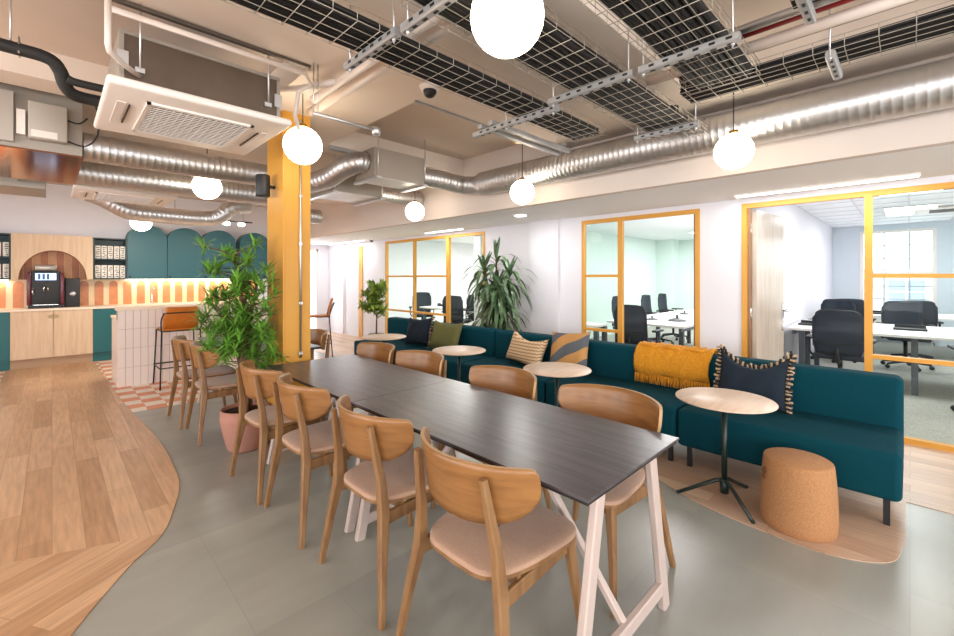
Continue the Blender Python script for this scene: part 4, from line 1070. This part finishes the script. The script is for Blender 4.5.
# ------------------------------------------------------------------ office furniture
def office_chair(label, loc, rz, grp):
    t = thing('office_chair', label, 'office chair', loc, rz, grp)  # faces +x, back at -x
    b = MB(); vs = []; n_ = 10
    pr = [(.50, .20), (.56, .225), (.75, .235), (.92, .225), (1.0, .205), (1.03, .17)]
    for s in (0, 1):
        for i in range(n_+1):
            u = -1+2*i/n_
            for z, hw in pr: vs.append((-.24-(z-.5)*.12+.045*u*u+.02*s-.03*math.sin((z-.5)*6), hw*u, z))
    K_ = len(pr); q = (n_+1)*K_; fs = []
    for i in range(n_):
        for j in range(K_-1): fs += [(i*K_+j, (i+1)*K_+j, (i+1)*K_+j+1, i*K_+j+1), (q+i*K_+j, q+i*K_+j+1, q+(i+1)*K_+j+1, q+(i+1)*K_+j)]
        for j in (0, K_-1): fs.append((i*K_+j, q+i*K_+j, q+(i+1)*K_+j, (i+1)*K_+j))
    for i in (0, n_):
        for j in range(K_-1): fs.append((i*K_+j, i*K_+j+1, q+i*K_+j+1, q+i*K_+j))
    b.faces(vs, fs, meshfab, True).build('backrest', t)
    fr_ = MB(); oc_ = []
    for i in range(21):
        q_ = 2*PI*i/20; yy = .232*math.copysign(abs(math.cos(q_))**.4, math.cos(q_)); zz = .765+.265*math.copysign(abs(math.sin(q_))**.4, math.sin(q_)); u = yy/.225
        oc_.append((-.232-(zz-.5)*.12+.045*u*u-.03*math.sin((zz-.5)*6), yy*(.9 if abs(zz-.765) > .2 else 1), zz))
    fr_.tube(oc_, .011, blackpl, 6)
    fr_.tube([(-.262-.03*math.sin(1.0)+.045*u_*u_, .22*u_, .665-.03*(1-u_*u_)) for u_ in [-1+j*.25 for j in range(9)]], .010, blackpl, 6)
    fr_.build('back_frame', t)
    MB().rbox((-.22, -.24, .44), (.24, .24, .51), seatdk, .025, 3).build('seat', t)
    MB().tube(smoothpts([(-.24, 0, .60), (-.27, 0, .50), (-.2, 0, .41), (0, 0, .41)], 4), .02, blackpl, 8).build('back_support', t)
    for s in (-1, 1): MB().tube([(-.05, s*.25, .44), (-.05, s*.29, .5), (-.05, s*.29, .66)], .014, blackpl, 8).rbox((-.14, s*.29-.035, .66), (.12, s*.29+.035, .69), blackpl, .01, 2).build('armrest', t)
    ba = MB().tube([(0, 0, .09), (0, 0, .43)], .025, black, 10)
    for k in range(5): a = k*2*PI/5+.3; ba.tube([(0, 0, .11), (.29*math.cos(a), .29*math.sin(a), .07)], [.025, .014], blackpl, 6)
    ba.build('base', t)
    for k in range(5): a = k*2*PI/5+.3; MB().tube([(.29*math.cos(a)-.02, .29*math.sin(a), .03), (.29*math.cos(a)+.02, .29*math.sin(a), .03)], .029, blackpl, 12).build('caster', t)
    return t
GO = 'dark mesh office chairs in the right-hand office'; GM = 'dark office chairs in the meeting room'; GF = 'dark office chairs in the far office'
oc0 = office_chair('dark mesh office chair framed in the doorway of the right-hand office', (6.82, .60, .006), 0, GO)
for x, y, rz, l in [(6.85, -.62, 0, 'dark mesh office chair cut by the right edge of the picture'),
                    (9.5, .93, PI, 'dark office chair beyond the front desk, by the partition wall'),
                    (9.5, .05, PI, 'dark office chair beyond the front desk, just right of the yellow post'),
                    (9.6, -.8, PI, 'dark office chair on the far side of the front desk, near the right edge'),
                    (10.35, .75, 0, 'dark office chair at the rear desk, showing over the others'),
                    (10.4, -.05, 0, 'dark office chair at the rear desk in front of the window')]:
    dup(oc0, (x, y, .006), rz+R.uniform(-.2, .2), l, GO)
for x, y, rz, l in [(6.0, 2.76, 0, 'dark mesh chair at the head of the meeting table, nearest the glass'),
                    (8.2, 3.95, -PI/2, 'dark chair half hidden behind the nearest meeting chair'),
                    (9.2, 3.80, -PI/2, 'blue-grey chair on the far side of the meeting table, left one of a pair'),
                    (10.2, 3.85, -PI/2, 'blue-grey chair on the far side of the meeting table, right one of a pair')]:
    dup(oc0, (x, y, .006), rz, l, GM)
for x, y, rz, l in [(6.55, 8.55, -2.2, 'dark office chair seen through the far glazed screen, left of the desk'), (6.2, 6.85, .4, 'dark office chair behind the yellow post of the far screen'),
                    (6.9, 6.9, .6, 'dark office chair just behind the dracaena in the far office')]:
    dup(oc0, (x, y, .006), rz, l, GF)
def desk(x0, x1, y0, y1, label, legs, z=.72, grp='white office desks'):
    t = thing('office_desk', label, 'desk', ((x0+x1)/2, (y0+y1)/2, .006), 0, grp); a, b_ = (x1-x0)/2, (y1-y0)/2
    MB().box((-a, -b_, z-.03), (a, b_, z), desktop).build('desktop', t)
    for lx, ly in legs: MB().box((lx-.03, ly-.03, 0), (lx+.03, ly+.03, z-.03), deskleg).build('leg', t)
    MB().box((-a+.06, -b_+.06, z-.09), (a-.06, -b_+.09, z-.03), deskleg).box((-a+.06, b_-.09, z-.09), (a-.06, b_-.06, z-.03), deskleg).build('frame', t)
desk(7.3, 8.9, -2.6, 1.22, 'long white double desk in the right-hand office, nearest the glass', [(-.7, 1.75), (-.2, 1.75), (-.7, .65), (.7, .65), (.7, 1.75), (-.7, -1.6), (.7, -1.6)])
desk(10.7, 12.1, -2.4, 1.0, 'white desk at the back of the right-hand office, by the window', [(-.6, 1.5), (.6, 1.5), (-.6, 0), (.6, 0), (-.6, -1.5), (.6, -1.5)])
desk(6.35, 9.9, 2.25, 3.44, 'white meeting table with grey legs behind the middle glazed opening', [(-1.6, -.5), (-1.6, .5), (1.6, -.5), (1.6, .5), (0, .5), (0, -.5)], grp='meeting table')
desk(6.2, 7.6, 7.3, 8.2, 'white desk in the far office behind the glazed screen', [(-.6, -.38), (.6, -.38), (-.6, .38), (.6, .38)])
desk(5.6, 5.95, 3.2, 4.1, 'narrow grey-legged side table left in the meeting room', [(-.12, -.42), (-.12, .42), (.12, .42), (.12, -.42)], grp='meeting room side table')
def phone(x, y, s, label):
    t = thing('conference_phone', label, 'phone', (x, y, .726), .4, 'dark phones on the meeting table')
    MB().lathe([(.001, 0), (.14*s, 0), (.13*s, .02*s), (.06*s, .045*s), (.001, .045*s)], mat('dark_grey_plastic', '#4a4d50', .5), seg=20).build('body', t)
    MB().rbox((-.03*s, -.02*s, .04*s), (.03*s, .02*s, .1*s), MATS['dark_grey_plastic'], .006, 2).build('handset', t)
phone(7.0, 2.98, .7, 'small dark phone on the meeting table, left of three'); phone(7.1, 2.62, 1.0, 'largest dark phone in the middle of the meeting table'); phone(8.5, 3.0, .7, 'small dark phone at the far right of the meeting table')
t = thing('desk_phone', 'small dark phone on the desk in the far office', 'phone', (6.7, 7.95, .726)); MB().rbox((-.1, -.08, 0), (.1, .08, .05), blackpl, .01, 2).build('body', t); MB().rbox((-.1, .0, .05), (-.04, .07, .075), blackpl, .01, 2).build('handset', t)
# monitor arms / dark desk trays in right office
for x, y, l in ((7.9, 1.0, 'dark laptop dock on the front desk beside the open door'), (8.1, .0, 'dark laptop dock on the front desk right of the yellow post'), (11.2, .5, 'dark laptop dock on the rear desk left of the window')):
    t = thing('laptop_dock', l, 'laptop dock', (x, y, .726), 0, 'dark docks on the office desks'); MB().rbox((-.12, -.16, 0), (.12, .16, .025), blackpl, .006, 2).build('base', t)
    MB().box((.08, -.15, .02), (.10, .15, .06), blackpl).build('stand', t)
# radiator and office ceiling lights
t = thing('radiator', 'white panel radiator under the office window', 'radiator', (12.95, .2, .006))
MB().rbox((-.08, -.6, .12), (0, .6, .56), plasw, .01, 2).build('panel', t); MB().tube([(-.04, -.55, 0), (-.04, -.55, .14)], .012, chrome, 8).build('pipe', t)
pan = mat('office_light_panel', '#ffffff', .4, emit=6)
for x, y, z, l, g_ in [(7.6, .0, 2.571, 'bright ceiling panel just behind the glass of the right-hand office', 0), (7.6, -2.0, 2.571, 'bright ceiling panel of the right-hand office, beyond the right edge', 0), (10.4, .0, 2.571, 'bright ceiling panel near the back window of the right-hand office', 0), (10.4, -2.2, 2.571, 'bright ceiling panel in the back right corner of the right-hand office', 0),
                    (7.0, 2.6, 2.499, 'bright ceiling panel above the meeting table, near the glass', 1), (9.3, 2.6, 2.499, 'bright ceiling panel above the middle of the meeting table', 1), (11.4, 3.4, 2.499, 'bright ceiling panel at the back of the meeting room', 1),
                    (7.2, 7.2, 2.499, 'bright ceiling panel above the desk of the far office', 2), (10, 7.6, 2.499, 'bright ceiling panel at the back of the far office', 2)]:
    t = thing('ceiling_panel_light', l, 'ceiling light', (x, y, z), 0, 'square office ceiling lights')
    MB().box((-.62, -.32, -.012), (.62, .32, 0), plasw).build('frame', t); MB().box((-.6, -.3, -.016), (.6, .3, -.012), pan).build('diffuser', t)
t = thing('ceiling_cassette', 'white office ceiling cassette beside the back window', 'air conditioner', (10.6, -.45, 2.571)); MB().rbox((-.4, -.4, -.03), (.4, .4, 0), plasw, .01, 2).build('panel', t); MB().box((-.22, -.22, -.035), (.22, .22, -.03), grillem).build('grille', t)

# ------------------------------------------------------------------ lights
def area(name, loc, rot, sx, sy, power, col=(1, 1, 1)):
    l = bpy.data.lights.new(name, 'AREA'); l.shape = 'RECTANGLE'; l.size = sx; l.size_y = sy; l.energy = power; l.color = col
    o = bpy.data.objects.new(name, l); COL.objects.link(o); o.location = loc; o.rotation_euler = rot; return o
day = (1, .985, .97)
for y in (-2.2, .6, 3.4, 6.2): area('daylight_left_window', (-4.2, y, 1.55), (0, -PI/2, 0), 1.9, 1.6, 60, day)
for x in (-2.1, .5, 3.1): area('added_rear_daylight', (x, -4.2, 1.55), (PI/2, 0, 0), 1.8, 1.9, 75, day)  # area lamps added behind the viewer to brighten the hall as daylight
area('daylight_end_window', (4.54, EY+.3, 1.1), (-PI/2, 0, 0), .7, 2.1, 14, day)
for x, y in ((7.6, -.0), (7.6, -2), (10.4, 0), (10.4, -2.2)): area('office_lamp', (x, y, 2.54), (0, 0, 0), 1.2, .6, 26, (.95, .98, 1))
for x, y in ((7, 2.6), (9.3, 2.6), (11.4, 3.4)): area('meeting_lamp', (x, y, 2.47), (0, 0, 0), 1.2, .6, 40, (1, 1, 1))
for x, y in ((7.2, 7.2), (10, 7.6)): area('far_office_lamp', (x, y, 2.47), (0, 0, 0), 1.2, .6, 95, (1, 1, .95))
for y, s in ((.6, 1.3), (5.83, 1.0), (9.4, 1.4)): area('linear_lamp', (4.93, y, 2.23), (0, 0, 0), 0.06, s, 10, (1, .98, .97))
area('downlight_lamp', (4.45, 3.67, 2.24), (0, 0, 0), .16, .16, 8)
area('led_lamp', (2.1, KY-.08, 1.368), (0, 0, 0), 2.2, .04, 8, (1, .90, .76))
area('island_lamp', (2.05, 8.3, 2.27), (0, 0, 0), 1.0, .1, 14, (1, .93, .84))
area('kitchen_globe_lamp', (.97, 8.3, 2.10), (math.radians(25), 0, 0), .2, .2, 14, (1, .93, .84))
area('led_lamp_left', (-.75, KY-.08, 1.368), (0, 0, 0), .5, .04, 3, (1, .86, .66))
W = bpy.data.worlds.new('sky'); SC.world = W; W.use_nodes = True
W.node_tree.nodes['Background'].inputs[0].default_value = (.85, .93, 1, 1); W.node_tree.nodes['Background'].inputs[1].default_value = 3.0

SC.view_settings.view_transform = 'Standard'; SC.view_settings.look = 'None'; SC.view_settings.gamma = 1; SC.view_settings.exposure = .24
SC.view_settings.use_curve_mapping = False
cy = SC.cycles; cy.use_denoising = True; cy.max_bounces = 8; cy.diffuse_bounces = 6; cy.glossy_bounces = 4; cy.transparent_max_bounces = 12; cy.sample_clamp_indirect = 6; cy.caustics_reflective = False; cy.caustics_refractive = False
